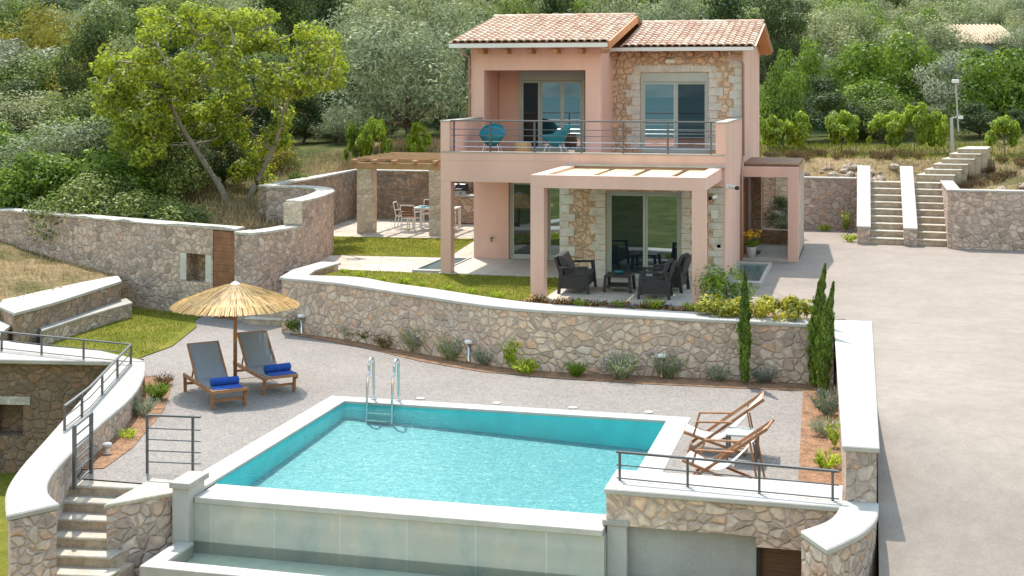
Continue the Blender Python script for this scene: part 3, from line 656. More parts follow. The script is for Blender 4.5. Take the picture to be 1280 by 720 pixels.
# upper retaining walls behind the house
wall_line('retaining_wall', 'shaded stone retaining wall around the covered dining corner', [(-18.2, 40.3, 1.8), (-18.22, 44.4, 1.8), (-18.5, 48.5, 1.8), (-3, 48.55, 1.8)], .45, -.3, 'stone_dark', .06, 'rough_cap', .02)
wall_line('retaining_wall', 'pale topped stone retaining wall between the house and the driveway stairs', [(-2.98, 48.55, 1.79), (-.24, 48.55, 1.79)], .45, -.3, 'stone_grey', .07, 'coping', .02)
wall_line('retaining_wall', 'stone retaining wall to the right of the driveway stairs', [(2.5, 48.4, 1.78), (2.48, 43.95, 1.78)], .38, -.3, 'stone_wall', .07, 'coping', .02)
wall_line('retaining_wall', 'long stone retaining wall at the back of the driveway on the right', [(2.5, 43.95, 1.79), (30, 43.8, 1.79)], .45, -.3, 'stone_wall', .07, 'coping', .02)
st = stairs('driveway_stairs', 'broad stone stairs rising from the driveway between white sloped parapets', ((-.2, 44.55), (2.5, 44.35), (-.2, 48.35), (2.5, 48.2)), 0, 1.72, 9)
for nm, x0, lab in (('sloped_parapet', -.22, 'left of two white topped sloping parapets on the driveway stairs'), ('sloped_parapet', 1.18, 'middle white topped sloping parapet dividing the driveway stairs')):
    t = thing(nm, lab, 'parapet', (x0, 44.6, 0)); w = .43; y0, y1 = 44.35 if x0 < 0 else 44.15, 48.5
    MB().add([(x0+.02, y0+.02, -.1), (x0+w-.02, y0+.02, -.1), (x0+w-.02, y1, -.1), (x0+.02, y1, -.1), (x0+.02, y0+.02, .49), (x0+w-.02, y0+.02, .49), (x0+w-.02, y1, 2.16), (x0+.02, y1, 2.16)],
             [(3, 2, 1, 0), (4, 5, 6, 7), (0, 1, 5, 4), (1, 2, 6, 5), (2, 3, 7, 6), (3, 0, 4, 7)]).build('masonry', 'stone_grey', t)
    MB().add([(x0, y0, .493), (x0+w, y0, .493), (x0+w, y1, 2.163), (x0, y1, 2.163), (x0, y0, .56), (x0+w, y0, .56), (x0+w, y1, 2.23), (x0, y1, 2.23)],
             [(3, 2, 1, 0), (4, 5, 6, 7), (0, 1, 5, 4), (1, 2, 6, 5), (2, 3, 7, 6), (3, 0, 4, 7)]).build('coping', 'coping_white', t, bevel=.01)
# upper garden stairs climbing to the right
p0 = at(1150, 222, 1.78); p1 = at(1225, 186, 2.9)
us = thing('garden_steps', 'grey concrete block steps climbing right through the dry bank', 'steps', (*p0, 1.7))
for i in range(6):
    xa = 1.72+i*.29; ya = 48.42+i*.42; z = 1.79+.16*(i+1)
    MB().prism([(xa, ya), (xa+1.2-.05*i, ya-.05), (xa+1.6-.07*i, ya+1.9), (xa+.5, ya+1.95)], 1.3, z-.04).build('block', 'step_riser', us)
    MB().prism([(xa-.02, ya-.03), (xa+1.22-.05*i, ya-.08), (xa+1.62-.07*i, ya+1.9), (xa+.48, ya+1.95)], z-.04, z).build('tread', 'step_stone', us, bevel=.012)
# steps on the left going down, and the stone block beside them
ls = thing('garden_steps', 'rough stone steps going down beside the curved parapet at lower left', 'steps', (-11.3, 19, -2.3))
for i in range(6):
    z = DZ-.02-.165*i; y1 = 19.5-.30*i; y0 = y1-.34; xl = -11.98+.135*i; xr = (-10.92, -10.93, -10.93, -10.90, -10.76, -10.62)[i]
    MB().prism([(xl-.3, y0), (xr+.05, y0+.14), (xr+.05, y1+.5), (xl-.3, y1+.5)], z-.7, z-.05).build('riser', 'step_riser', ls)
    MB().prism([(xl-.3, y0-.03), (xr+.05, y0+.12), (xr+.05, y1+.12), (xl-.3, y1)], z-.05, z).build('tread', 'step_stone', ls, bevel=.014)
sb = thing('stone_block', 'stone pier with a flat stone top between the steps and the pool', 'pier', (-10.5, 19, -2.6))
MB().prism([(-10.93, 18.32), (-10.22, 19.2), (-10.22, 19.7), (-10.93, 19.7)], -2.9, DZ-.06).build('masonry', 'stone_grey', sb)
MB().prism([(-10.96, 18.28), (-10.2, 19.18), (-10.2, 19.72), (-10.96, 19.72)], DZ-.06, DZ+.007).build('top_slab', 'step_stone', sb, bevel=.014)

# ------------------------------------------------------------------ pool
pool = thing('swimming_pool', 'rectangular infinity pool with turquoise water and broad white coping', 'swimming pool', (-6.7, 22.6, -1.3))
wz = DZ-.05
zc0, zc1 = DZ-.045, DZ+.012
dfl, dfr, dnl, dnr = wz-.27, wz-.52, wz-.42, wz-.55
MB().add([(PX0, PY0, dnl), (PX1, PY0, dnr), (PX1, PY1, dfr), (PX0, PY1, dfl)], [(0, 1, 2, 3)]).build('pool_floor', 'pool_ripple_floor', pool)
pw = MB()
pw.add([(PX0, PY1, dfl), (PX1, PY1, dfr), (PX1, PY1, zc0), (PX0, PY1, zc0)], [(0, 1, 2, 3)]); pw.add([(PX0, PY0, dnl), (PX0, PY1, dfl), (PX0, PY1, zc0), (PX0, PY0, zc0)], [(0, 1, 2, 3)])
pw.add([(PX1, PY1, dfr), (PX1, PY0, dnr), (PX1, PY0, zc0), (PX1, PY1, zc0)], [(0, 1, 2, 3)]); pw.add([(PX1, PY0, dnr), (PX0, PY0, dnl), (PX0, PY0, wz), (PX1, PY0, wz)], [(0, 1, 2, 3)])
pw.build('pool_wall', 'pool_wall', pool)
MB().add([(PX0, PY0, wz), (PX1, PY0, wz), (PX1, PY1, wz), (PX0, PY1, wz)], [(0, 1, 2, 3)]).build('water', 'pool_water', pool)
MB().prism([(cx0, PY1), (cx1, PY1), (cx1, cy1), (cx0, cy1)], zc0, zc1).build('coping', 'coping_white', pool, bevel=.008)
MB().prism([(cx0, 19.5), (PX0, 19.5), (PX0, PY1-.002), (cx0, PY1-.002)], zc0, zc1).build('coping', 'coping_white', pool, bevel=.008)
MB().prism([(PX1, 20.37), (cx1, 20.37), (cx1, PY1-.002), (PX1, PY1-.002)], zc0, zc1).build('coping', 'coping_white', pool, bevel=.008)
wf = 19.12
MB().prism([(PX0+.02, wf), (PX1-.02, wf), (PX1-.02, PY0), (PX0+.02, PY0)], wz-.08, wz+.008).build('weir_coping', 'coping_white', pool, bevel=.008)
MB().box(PX0+.0, PX1, wf+.03, PY0-.02, -2.9, wz-.083).build('weir_wall', 'weir_tile', pool)
lp = MB().box(-10.2, PX0-.002, 18.98, 19.5, -2.9, -1.12); lp.build('pillar', 'pillar_grey', pool)
MB().box(-10.24, PX0+.03, 18.94, 19.6, -1.12, -1.03).build('pillar_cap', 'coping', pool, bevel=.008)
# overflow basin
bz = -1.92
MB().prism([(-10.12, 17.85), (-2.4, 17.85), (-2.4, 18.15), (-10.12, 18.15)], -2.3, bz).build('basin_coping', 'coping_white', pool, bevel=.008)
MB().prism([(-10.12, 18.152), (-9.84, 18.152), (-9.84, 18.975), (-10.12, 18.975)], -2.3, bz).build('basin_coping', 'coping_white', pool, bevel=.008)
MB().add([(-10.0, 18.1, bz-.22), (-2.4, 18.1, bz-.22), (-2.4, wf+.05, bz-.22), (-10.0, wf+.05, bz-.22)], [(0, 1, 2, 3)]).build('basin_floor', 'basin_floor', pool)
MB().add([(-10.0, 18.1, bz-.04), (-2.4, 18.1, bz-.04), (-2.4, wf+.05, bz-.04), (-10.0, wf+.05, bz-.04)], [(0, 1, 2, 3)]).build('basin_water', 'basin_water', pool)
for i in range(4):
    x, y = at(525+i*95, 497+i*6.0+2, DZ)
    MB().lathe([(.09, 0), (.09, .012), (.03, .02), (0, .02)], 14, (x, cy1+.22, DZ+.004)).build('skimmer_lid', 'coping_white', pool)
# ladder
lad = thing('pool_ladder', 'stainless steel pool ladder with two hooped handrails', 'pool ladder', (-9.1, 25.4, -1.2))
for x in (-9.42, -8.90):
    pts = [(x, 25.30, -1.75), (x, 25.32, -1.3), (x, 25.38, -.75), (x, 25.46, -.62)]
    for k in range(7):
        a = pi*k/6; pts.append((x, 25.58-.13*cos(a), -.52+.13*sin(a)))
    pts += [(x, 25.71, -.8), (x, 25.72, DZ+.02)]
    hr = MB().tube(smooth_line(pts, 60), .026, 10).build('handrail', 'steel', lad, True)
    MB().lathe([(.06, 0), (.06, .02), (.03, .03), (0, .03)], 14, (x, 25.72, DZ+.012)).build('foot_flange', 'steel', lad, True)
for z in (-1.40, -1.55, -1.7):
    MB().box(-9.42, -8.90, 25.24, 25.32, z, z+.03).build('rung', 'steel', lad)

# ------------------------------------------------------------------ the house
HX0, HX1, YF, YU, YB, YK = -10.9, -3.39, 34.9, 38.1, 40.0, 46.6
H = thing('villa', 'two storey pink and stone villa with tiled roof, balcony and pergola', 'house', (-7, 40, 0))
def P(x0, x1, y0, y1, z0, z1, name='wall', mat='plaster', bevel=0): return MB().box(x0, x1, y0, y1, z0, z1).build(name, mat, H, bevel=bevel)
# ground floor left, behind the covered passage
P(HX0, -9.86, YU, 38.4, 0, 2.43); P(-9.86, -7.67, YU, 38.4, 2.26, 2.43); P(HX0, HX0+.3, 38.4, YK, 0, 2.43)
P(HX0, HX1, YK-.3, YK, 0, 3.0)
# living room stone block
P(-7.67, -6.45, YF+.012, 35.25, 0, 2.43, 'stone_wall', 'stone_house'); P(-4.50, HX1-.002, YF+.012, 35.25, 0, 2.43, 'stone_wall', 'stone_house'); P(-6.45, -4.50, YF+.012, 35.25, 2.26, 2.43, 'stone_wall', 'stone_house')
P(-7.67, -7.4, 35.25, YU+.2, 0, 2.43, 'stone_wall', 'stone_house')
# right side wall
def side_wall(x, th):
    mb = MB(); v = []
    for X in (x, x-th):
        v += [(X, YF, 0), (X, YK, 0), (X, YK, 5.95), (X, 43.3, 6.80), (X, YB-.0, 6.03), (X, YB, 2.43), (X, YF, 2.43)]
    n = 7; mb.add(v, [tuple(range(n)), tuple(range(2*n-1, n-1, -1))]+[(i, n+i, n+(i+1) % n, (i+1) % n) for i in range(n)])
    return mb
sw = MB()
for (y0, y1, z0, z1) in ((YF, YB, 0, 2.43), (YB-.0, YK, 0, 6.0)): sw.box(HX1-.3, HX1, y0, y1, z0, z1)
P(HX1-.298, HX1, 35.252, YB-.002, 0, 2.428); P(HX1-.298, HX1, YB+.3, YK-.302, 0, 6.0)
MB().add([(HX1, YB+.1, 6.0), (HX1, YK, 6.0), (HX1, 43.3, 6.80), (HX1-.2, YB+.1, 6.0), (HX1-.2, YK, 6.0), (HX1-.2, 43.3, 6.80)], [(0, 1, 2), (5, 4, 3), (0, 3, 4, 1), (1, 4, 5, 2), (2, 5, 3, 0)]).build('gable', 'plaster', H)
MB().box(HX1-.06, HX1, YF, 35.25, 0, 2.43).build('corner_wall', 'plaster', H)
P(HX0, HX1, YK-.3, YK, 3.0, 6.0, 'wall')
P(HX0, HX0+.25, 40.0, YK-.302, 3.0, 6.1)
# balcony
P(HX0, HX1, YF, YB+.3, 2.432, 3.0, 'balcony_slab')
P(HX0, HX1, YF-.004, YF+.22, 3.002, 3.20, 'balcony_sill_wall')
P(HX0-.01, HX1+.0, YF-.02, YF+.23, 3.20, 3.235, 'balcony_sill', 'coping')
P(HX0, HX0+.25, YF-.003, YU, 3.003, 4.02, 'parapet'); P(-3.63, HX1+.003, YF-.003, YB, 3.003, 4.02, 'parapet')
P(HX0-.02, HX0+.27, YF-.02, YU, 4.02, 4.055, 'parapet_coping', 'coping'); P(-3.65, HX1+.02, YF-.02, YB, 4.02, 4.055, 'parapet_coping', 'coping')
P(HX0+.002, -10.62, YF, 35.25, 0, 2.43, 'post')
# upper left block with loggia
P(-10.98, -10.59, YU, 38.42, 3.003, 6.06); P(-7.62, -7.18, YU, YB, 3.003, 6.06); P(-10.59, -7.62, YU, 38.42, 5.41, 6.06)
P(-10.98, -10.66, 38.422, YB, 3.003, 6.06); P(-10.66, -7.62, 38.42, YB, 5.412, 5.6, 'loggia_ceiling')
P(-10.66, -10.02, YB, 40.3, 3.003, 6.06); P(-10.02, -8.02, YB+.0, 40.3, 5.40, 6.06); P(-8.02, -7.62, YB, 40.3, 3.003, 6.06)
# upper stone wall
P(-7.18, -6.36, YB, 40.3, 3.003, 5.99, 'stone_wall', 'stone_house'); P(-4.36, HX1-.004, YB, 40.3, 3.003, 5.99, 'stone_wall', 'stone_house'); P(-6.36, -4.36, YB, 40.3, 5.36, 5.99, 'stone_wall', 'stone_house')
def quoins(x0, x1, y, z0, z1, flip, seed, mat='quoin'):
    r = random.Random(seed); mb = MB(); z = z0; k = 0
    while z < z1-.06:
        h = min(r.uniform(.16, .27), z1-z); w = (x1-x0)*(1.0 if k % 2 else .62)*r.uniform(.88, 1)
        a, b = (x1-w, x1) if flip else (x0, x0+w)
        mb.box(a, b, y-.012, y+.05, z+.008, z+h-.008); z += h; k += 1
    return mb
for args in ((-6.80, -6.37, YB, 3.1, 5.36, True, 1), (-4.35, -3.95, YB, 3.1, 5.36, False, 2), (-3.80, -3.40, YB, 3.1, 5.8, True, 3), (-7.66, -7.25, YF+.012, 0, 2.4, False, 4), (-6.90, -6.46, YF+.012, 0, 2.4, True, 5), (-4.49, -4.12, YF+.012, 0, 2.4, False, 6), (-3.85, -3.45, YF+.012, 0, 2.4, True, 7)):
    quoins(*args).build('quoin_stones', 'quoin', H)
q = MB(); q.box(-6.56, -5.53, YB-.012, YB+.05, 5.375, 5.56); q.box(-5.52, -4.9, YB-.012, YB+.05, 5.375, 5.57); q.box(-4.89, -4.15, YB-.012, YB+.05, 5.375, 5.55); q.build('lintel_stones', 'quoin', H)
# sliding doors: frame, shutter box, panes
def door(x0, x1, y, z0, z1, box, pan, glass=('door_glass', 'door_glass_mirror')):
    fr = MB(); w = .07
    fr.box(x0, x0+w, y, y+.12, z0, z1); fr.box(x1-w, x1, y, y+.12, z0, z1); fr.box(x0+w, x1-w, y, y+.12, z0, z0+.05); fr.box(x0+w, x1-w, y, y+.12, z1-box-.04, z1-.001)
    d = fr.build('sliding_door', 'frame_metal', H)
    if box:
        b = MB().box(x0+w, x1-w, y-.006, y-.001, z1-box, z1-.02); b.box(x0, x1, y-.006, y-.001, z1-.02, z1); b.build('shutter_box', 'frame_metal', d)
    n = len(pan)-1
    for i in range(n):
        a, b = pan[i], pan[i+1]; yy = y+.03+.035*(i % 2); t = z1-box-.05
        s = MB(); s.box(a, a+.06, yy, yy+.03, z0+.05, t); s.box(b-.06, b, yy, yy+.03, z0+.05, t); s.box(a+.06, b-.06, yy, yy+.03, z0+.05, z0+.14); s.box(a+.06, b-.06, yy, yy+.03, t-.06, t)
        s.build('sash', 'frame_metal', d)
        MB().box(a+.06, b-.06, yy+.01, yy+.02, z0+.14, t-.06).build('glass_pane', glass[i % len(glass)], d)
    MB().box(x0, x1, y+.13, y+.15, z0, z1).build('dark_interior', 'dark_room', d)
door(-6.45, -4.50, YF+.10, 0, 2.25, 0, (-6.38, -5.44, -4.57), ('door_glass', 'door_glass_mirror'))
door(-9.86, -7.67, YU+.08, 0, 2.25, 0, (-9.79, -8.72, -7.74), ('door_glass', 'door_glass_mirror'))
door(-10.02, -8.02, YB-.05, 3.003, 5.40, .24, (-9.95, -9.38, -8.7, -8.1), ('dark_room', 'door_glass_mirror', 'door_glass_mirror'))
door(-6.36, -4.36, YB+.06, 3.003, 5.36, .24, (-6.29, -5.33, -4.43), ('door_glass_mirror', 'door_glass'))
# railing on the balcony
rl = thing('balcony_railing', 'dark steel balcony railing with horizontal bars on the pink sill', 'railing', (-7, 34.95, 3.24))
for x in (-10.55, -9.55, -8.35, -7.1, -6.0, -4.85, -3.75): MB().box(x-.02, x+.02, 34.93, 34.99, 3.235, 4.03).build('post', 'rail_metal', rl)
MB().box(-10.64, -3.635, 34.92, 34.995, 4.03, 4.07).build('top_rail', 'rail_metal', rl, bevel=.006)
for z in (3.36, 3.50, 3.66, 3.82): MB().tube([(-10.62, 34.975, z), (-3.64, 34.975, z)], .011, 6).build('bar', 'steel' if z < 3.6 else 'rail_metal', rl)
# roofs with barrel tiles
def tile_roof(x0, x1, ye, ze, yr, zr, name, tw=.215, tl=.34, thick=.06):
    L = sqrt((yr-ye)**2+(zr-ze)**2); nx = int(round((x1-x0)/tw)); ny = int(round(L/tl)); tw = (x1-x0)/nx; tl = L/ny
    uy, uz = (yr-ye)/L, (zr-ze)/L; nyv, nzv = -uz, uy
    if nzv < 0: nyv, nzv = -nyv, -nzv
    mb = MB(); k = 7
    for j in range(ny):
        for i in range(nx):
            xc = x0+(i+.5)*tw+rnd.uniform(-.006, .006); vs = []
            for (s, lift, wr) in ((j*tl-.03, .075, .60), ((j+1)*tl+.03, .035, .52)):
                for a in range(k):
                    t = a/(k-1)*pi; h = lift+sin(t)*.07; x = xc-cos(t)*tw*wr
                    vs.append((x, ye+uy*s+nyv*h, ze+uz*s+nzv*h))
            for a in range(k):
                t = a/(k-1)*pi; s = j*tl-.03; h = .055+sin(t)*.055
                vs.append((xc-cos(t)*tw*.5, ye+uy*s+nyv*h, ze+uz*s+nzv*h))
            mb.add(vs, [(a, a+1, k+a+1, k+a) for a in range(k-1)]+[(2*k+a, 2*k+a+1, a+1, a) for a in range(k-1)])
    for i in range(nx+1):                                  # channel tiles between the barrels
        xc = x0+i*tw; mb.add([(xc-.07, ye+nyv*.045, ze+nzv*.045), (xc+.07, ye+nyv*.045, ze+nzv*.045), (xc+.07, yr+nyv*.045, zr+nzv*.045), (xc-.07, yr+nyv*.045, zr+nzv*.045)], [(0, 1, 2, 3)])
    return mb
def roof(x0, x1, ye, ze, yr, zr, yb, label_parts=True):
    dk = MB(); dk.add([(x0, ye, ze-.05), (x1, ye, ze-.05), (x1, yr, zr-.05), (x0, yr, zr-.05), (x0, ye, ze+.03), (x1, ye, ze+.03), (x1, yr, zr+.03), (x0, yr, zr+.03)], [(3, 2, 1, 0), (4, 5, 6, 7), (0, 1, 5, 4), (1, 2, 6, 5), (2, 3, 7, 6), (3, 0, 4, 7)])
    dk.add([(x0, yb, ze-.05), (x1, yb, ze-.05), (x1, yr, zr-.052), (x0, yr, zr-.052), (x0, yb, ze+.03), (x1, yb, ze+.03), (x1, yr, zr+.028), (x0, yr, zr+.028)], [(0, 1, 2, 3), (7, 6, 5, 4), (4, 5, 1, 0), (5, 6, 2, 1), (6, 7, 3, 2), (7, 4, 0, 3)])
    r_ = dk.build('roof', 'orange_wood', H)
    tile_roof(x0, x1, ye, ze, yr, zr, 't').build('roof_tiles', 'roof_tile', r_)
    tile_roof(x0, x1, yb, ze, yr, zr, 't').build('roof_tiles', 'roof_tile', r_)
    rg = MB(); n = int((x1-x0)/.36); k = 7
    for i in range(n):
        a0 = x0+i*(x1-x0)/n; a1 = x0+(i+1)*(x1-x0)/n+.03; vs = []
        for X, rr in ((a0-.0, .125), (a1, .105)):
            for a in range(k):
                t = a/(k-1)*pi; vs.append((X, yr-cos(t)*rr, zr+.07+sin(t)*rr*.85))
        rg.add(vs, [(a, a+1, k+a+1, k+a) for a in range(k-1)]+[tuple(range(k))])
    rg.build('ridge_tiles', 'roof_tile', r_)
    return r_
r1 = roof(-11.42, -6.88, 37.55, 6.15, 42.3, 7.06, 47.1); r2 = roof(-6.80, -3.03, 39.45, 6.05, 43.3, 6.86, 47.2)
MB().box(-11.46, -6.87, 37.46, 37.56, 6.04, 6.16).build('gutter', 'gutter_white', H, bevel=.01); MB().box(-7.17, -3.02, 39.36, 39.46, 5.965, 6.07).build('gutter', 'gutter_white', H, bevel=.01)
# verge board and wall step between the two roofs
MB().add([(-6.86, 37.5, 6.0), (-6.80, 37.5, 6.0), (-6.80, 42.3, 6.92), (-6.86, 42.3, 6.92), (-6.86, 37.5, 6.22), (-6.80, 37.5, 6.22), (-6.80, 42.3, 7.14), (-6.86, 42.3, 7.14)], [(3, 2, 1, 0), (4, 5, 6, 7), (0, 1, 5, 4), (1, 2, 6, 5), (2, 3, 7, 6), (3, 0, 4, 7)]).build('verge_board', 'orange_wood', r1)
for x in (-10.55, -9.85, -9.13, -8.40, -7.68, -7.02): P(x-.07, x+.07, 37.58, 38.1, 5.88, 5.99, 'rafter_end', 'rafter_wood')
for x in (-7.05, -6.35, -5.6, -4.85, -4.1): P(x-.07, x+.07, 39.48, 40.0, 5.82, 5.93, 'rafter_end', 'rafter_wood')
MB().add([(-3.39, 39.5, 6.0), (-3.04, 39.5, 6.0), (-3.04, 43.3, 6.81), (-3.39, 43.3, 6.81), (-3.39, 39.5, 5.96), (-3.04, 39.5, 5.96), (-3.04, 43.3, 6.77), (-3.39, 43.3, 6.77)], [(0, 1, 2, 3), (7, 6, 5, 4)]).build('soffit', 'orange_wood', r2)
pipe = smooth_line([(-3.72, 39.5, 5.97), (-3.70, 39.55, 5.8), (-3.45, 39.75, 5.72), (-3.36, 39.9, 5.6)], 12)+[(-3.36, 39.9, 2.95)]
MB().tube(pipe, .04, 8).build('drainpipe', 'copper_pipe', H, True)
MB().tube(smooth_line([(-3.36, 39.9, 2.9), (-3.36, 39.55, 2.65), (-3.35, 39.3, 2.4)], 8)+[(-3.35, 39.3, .05)], .04, 8).build('drainpipe', 'copper_pipe', H, True)
MB().tube([(-11.1, 37.6, 6.05), (-11.1, 37.6, 5.9), (-11.02, 38.05, 5.8), (-11.02, 38.05, 4.0)], .035, 8).build('drainpipe', 'copper_pipe', H, True)
# pergola on the terrace
pg = thing('terrace_pergola', 'pink plastered pergola with pale reed roof panels over the terrace seating', 'pergola', (-5.5, 33, 0))
def G(x0, x1, y0, y1, z0, z1, name, mat='plaster', bevel=0): return MB().box(x0, x1, y0, y1, z0, z1).build(name, mat, pg, bevel=bevel)
G(-7.54, -7.22, 31.17, 31.5, 0, 2.60, 'post'); G(-3.78, -3.47, 31.17, 31.5, -.1, 2.60, 'post')
G(-7.54, -3.47, 31.17, 31.47, 2.602, 2.90, 'front_beam'); G(-7.54, -7.24, 31.472, YF-.006, 2.602, 2.90, 'side_beam'); G(-3.77, -3.47, 31.472, YF-.006, 2.602, 2.90, 'side_beam')
G(-7.56, -3.36, YF-.12, YF-.007, 2.903, 2.945, 'flashing', 'coping_white')
for x in (-6.22, -5.3, -4.35): G(x-.05, x+.05, 31.472, YF-.125, 2.62, 2.78, 'rafter', 'rafter_wood')
for x0, x1 in ((-7.238, -6.30), (-6.16, -5.38), (-5.22, -4.43), (-4.27, -3.772)):
    G(x0, x1, 31.60, YF-.14, 2.80, 2.84, 'reed_panel', 'reed_panel')
# porch at the side door
pc = thing('entry_porch', 'pink porch with brown slatted roof and stone side walls beside the driveway', 'porch', (-2.6, 41, 0))
def C_(x0, x1, y0, y1, z0, z1, name, mat='plaster', bevel=0): return MB().box(x0, x1, y0, y1, z0, z1).build(name, mat, pc, bevel=bevel)
C_(-2.08, -1.79, 39.5, 39.78, -.05, 2.38, 'post'); C_(HX1+.002, -1.79, 39.5, 39.75, 2.382, 2.66, 'front_beam')
C_(-2.05, -1.80, 39.782, 43.5, 0, 2.45, 'side_wall', 'stone_grey')
C_(-3.388, -3.10, 43.3, 43.6, 0, 2.45, 'back_wall', 'stone_house'); C_(-3.10, -2.052, 43.3, 43.6, 0, .48, 'back_wall', 'stone_house'); C_(-2.2, -2.052, 43.3, 43.6, .48, 2.45, 'back_wall', 'stone_house')
C_(-3.388, -1.79, 43.28, 43.62, 2.452, 2.66, 'back_beam')
C_(-2.04, -1.79, 39.752, 43.278, 2.452, 2.66, 'side_beam', 'pergola_wood')
C_(-3.388, -1.80, 39.55, 43.28, -.1, .06, 'floor', 'terrace_tile'); C_(-3.388, -2.09, 39.51, 39.545, -.05, .055, 'floor_edge', 'coping')
C_(-3.386, -3.34, 40.4, 41.4, .06, 2.2, 'front_door', 'brown_wood')
for k in range(13): C_(-3.385, -1.80, 39.80+k*.27, 39.98+k*.27, 2.664, 2.74, 'roof_slat', 'brown_wood')
gp = C_(-3.09, -2.21, 43.44, 43.46, .49, 2.44, 'glass_screen', 'porch_glass_edge')
gm = bpy.data.materials.new('screen_glass'); gm.use_nodes = True; ntg = gm.node_tree; ntg.nodes.remove(ntg.nodes['Principled BSDF'])
tg = N(ntg, 'ShaderNodeBsdfTransparent'); tg.inputs[0].default_value = (.92, .96, .96, 1); gg = N(ntg, 'ShaderNodeBsdfGlossy'); gg.inputs['Roughness'].default_value = .02
xg = N(ntg, 'ShaderNodeMixShader'); xg.inputs[0].default_value = .07; ntg.links.new(tg.outputs[0], xg.inputs[1]); ntg.links.new(gg.outputs[0], xg.inputs[2]); ntg.links.new(xg.outputs[0], ntg.nodes['Material Output'].inputs[0])
gp.data.materials[0] = gm
tag(MB().box(-3.32, -2.95, 40.5, 41.3, .062, .08).build('doormat', 'doormat'), 'brown coir doormat at the side door of the porch', 'doormat')
# small fittings on the walls
def lamp(loc, label, d=(1, -1)):
    t = thing('spotlight', label, 'outdoor light', loc)
    MB().box(loc[0]-.03, loc[0]+.03, loc[1]-.05, loc[1], loc[2]-.05, loc[2]+.05).build('bracket', 'white_metal', t)
    MB().tube([(loc[0], loc[1]-.04, loc[2]), (loc[0]+.10*d[0], loc[1]-.16, loc[2]-.03)], .045, 10).build('head', 'white_metal', t); MB().tube([(loc[0]+.10*d[0], loc[1]-.161, loc[2]-.03), (loc[0]+.13*d[0], loc[1]-.20, loc[2]-.04)], .05, 10).build('lens', 'black', t)
lamp((-3.62, 34.90, 2.18), 'small white security camera under the pergola beam on the stone wall', (-1, 1)); 
l2 = thing('spotlight', 'white twin floodlight on the pink corner right of the pergola', 'outdoor light', (-3.36, 35.1, 2.42))
MB().box(-3.39, -3.30, 35.05, 35.2, 2.37, 2.47).build('housing', 'white_metal', l2); MB().tube([(-3.3, 35.1, 2.42), (-3.12, 34.95, 2.40)], .05, 10).build('head', 'white_metal', l2); MB().tube([(-3.12, 34.95, 2.40), (-3.07, 34.91, 2.395)], .053, 10).build('lens', 'black', l2)
wl_ = thing('wall_light', 'white half round wall light above the upper sliding door', 'outdoor light', (-5.5, 40, 5.65))
MB().box(-5.62, -5.34, 39.88, 39.99, 5.64, 5.74).build('shade', 'white_metal', wl_, bevel=.03); MB().box(-5.62, -5.34, 39.99, 40.0, 5.62, 5.76).build('back_plate', 'gutter_white', wl_)
tp = thing('garden_tap', 'small metal tap on the pink wall beside the left sliding door', 'tap', (-10.35, 38.1, .55))
MB().tube([(-10.35, 38.1, .6), (-10.35, 37.98, .6), (-10.33, 37.95, .5)], .025, 8).build('spout', 'rail_metal', tp); MB().box(-10.44, -10.28, 38.02, 38.04, .63, .66).build('handle', 'steel', tp)
tag(MB().box(-3.60, -3.50, 34.90, 34.912, .88, 1.0).build('socket_cover', 'white_metal', bevel=.004), 'white outdoor socket cover on the stone wall right of the pergola', 'socket')
tag(MB().box(-3.75, -3.58, 34.88, 34.91, 1.62, 1.84).build('vent_grille', 'gutter_white', bevel=.004), 'pale vent grille on the stone wall behind the pergola post', 'vent')
# glazed light wells
def well(pts, label, h):
    t = thing('light_well', label, 'light well', (*pts[0], 0)); c = Vector((sum(p[0] for p in pts)/4, sum(p[1] for p in pts)/4))
    inn = [tuple(Vector(p)+(c-Vector(p))*.16) for p in pts]; mb = MB()
    for i in range(4):
        j = (i+1) % 4; mb.prism([pts[i], pts[j], inn[j], inn[i]], -.1, h)
    mb.build('kerb', 'coping', t); MB().prism(inn, -.1, h-.03).build('glass_panel', 'light_well_glass', t)
well([(-11.75, 35.05), (-10.93, 35.05), (-10.93, 38.0), (-11.75, 38.0)], 'bluish glass panel framed in stone beside the left balcony post', .03)
well([(-3.38, 34.3), (-2.45, 34.3), (-2.45, 38.3), (-3.38, 38.3)], 'bluish glass panel with raised pale kerb beside the porch', .12)

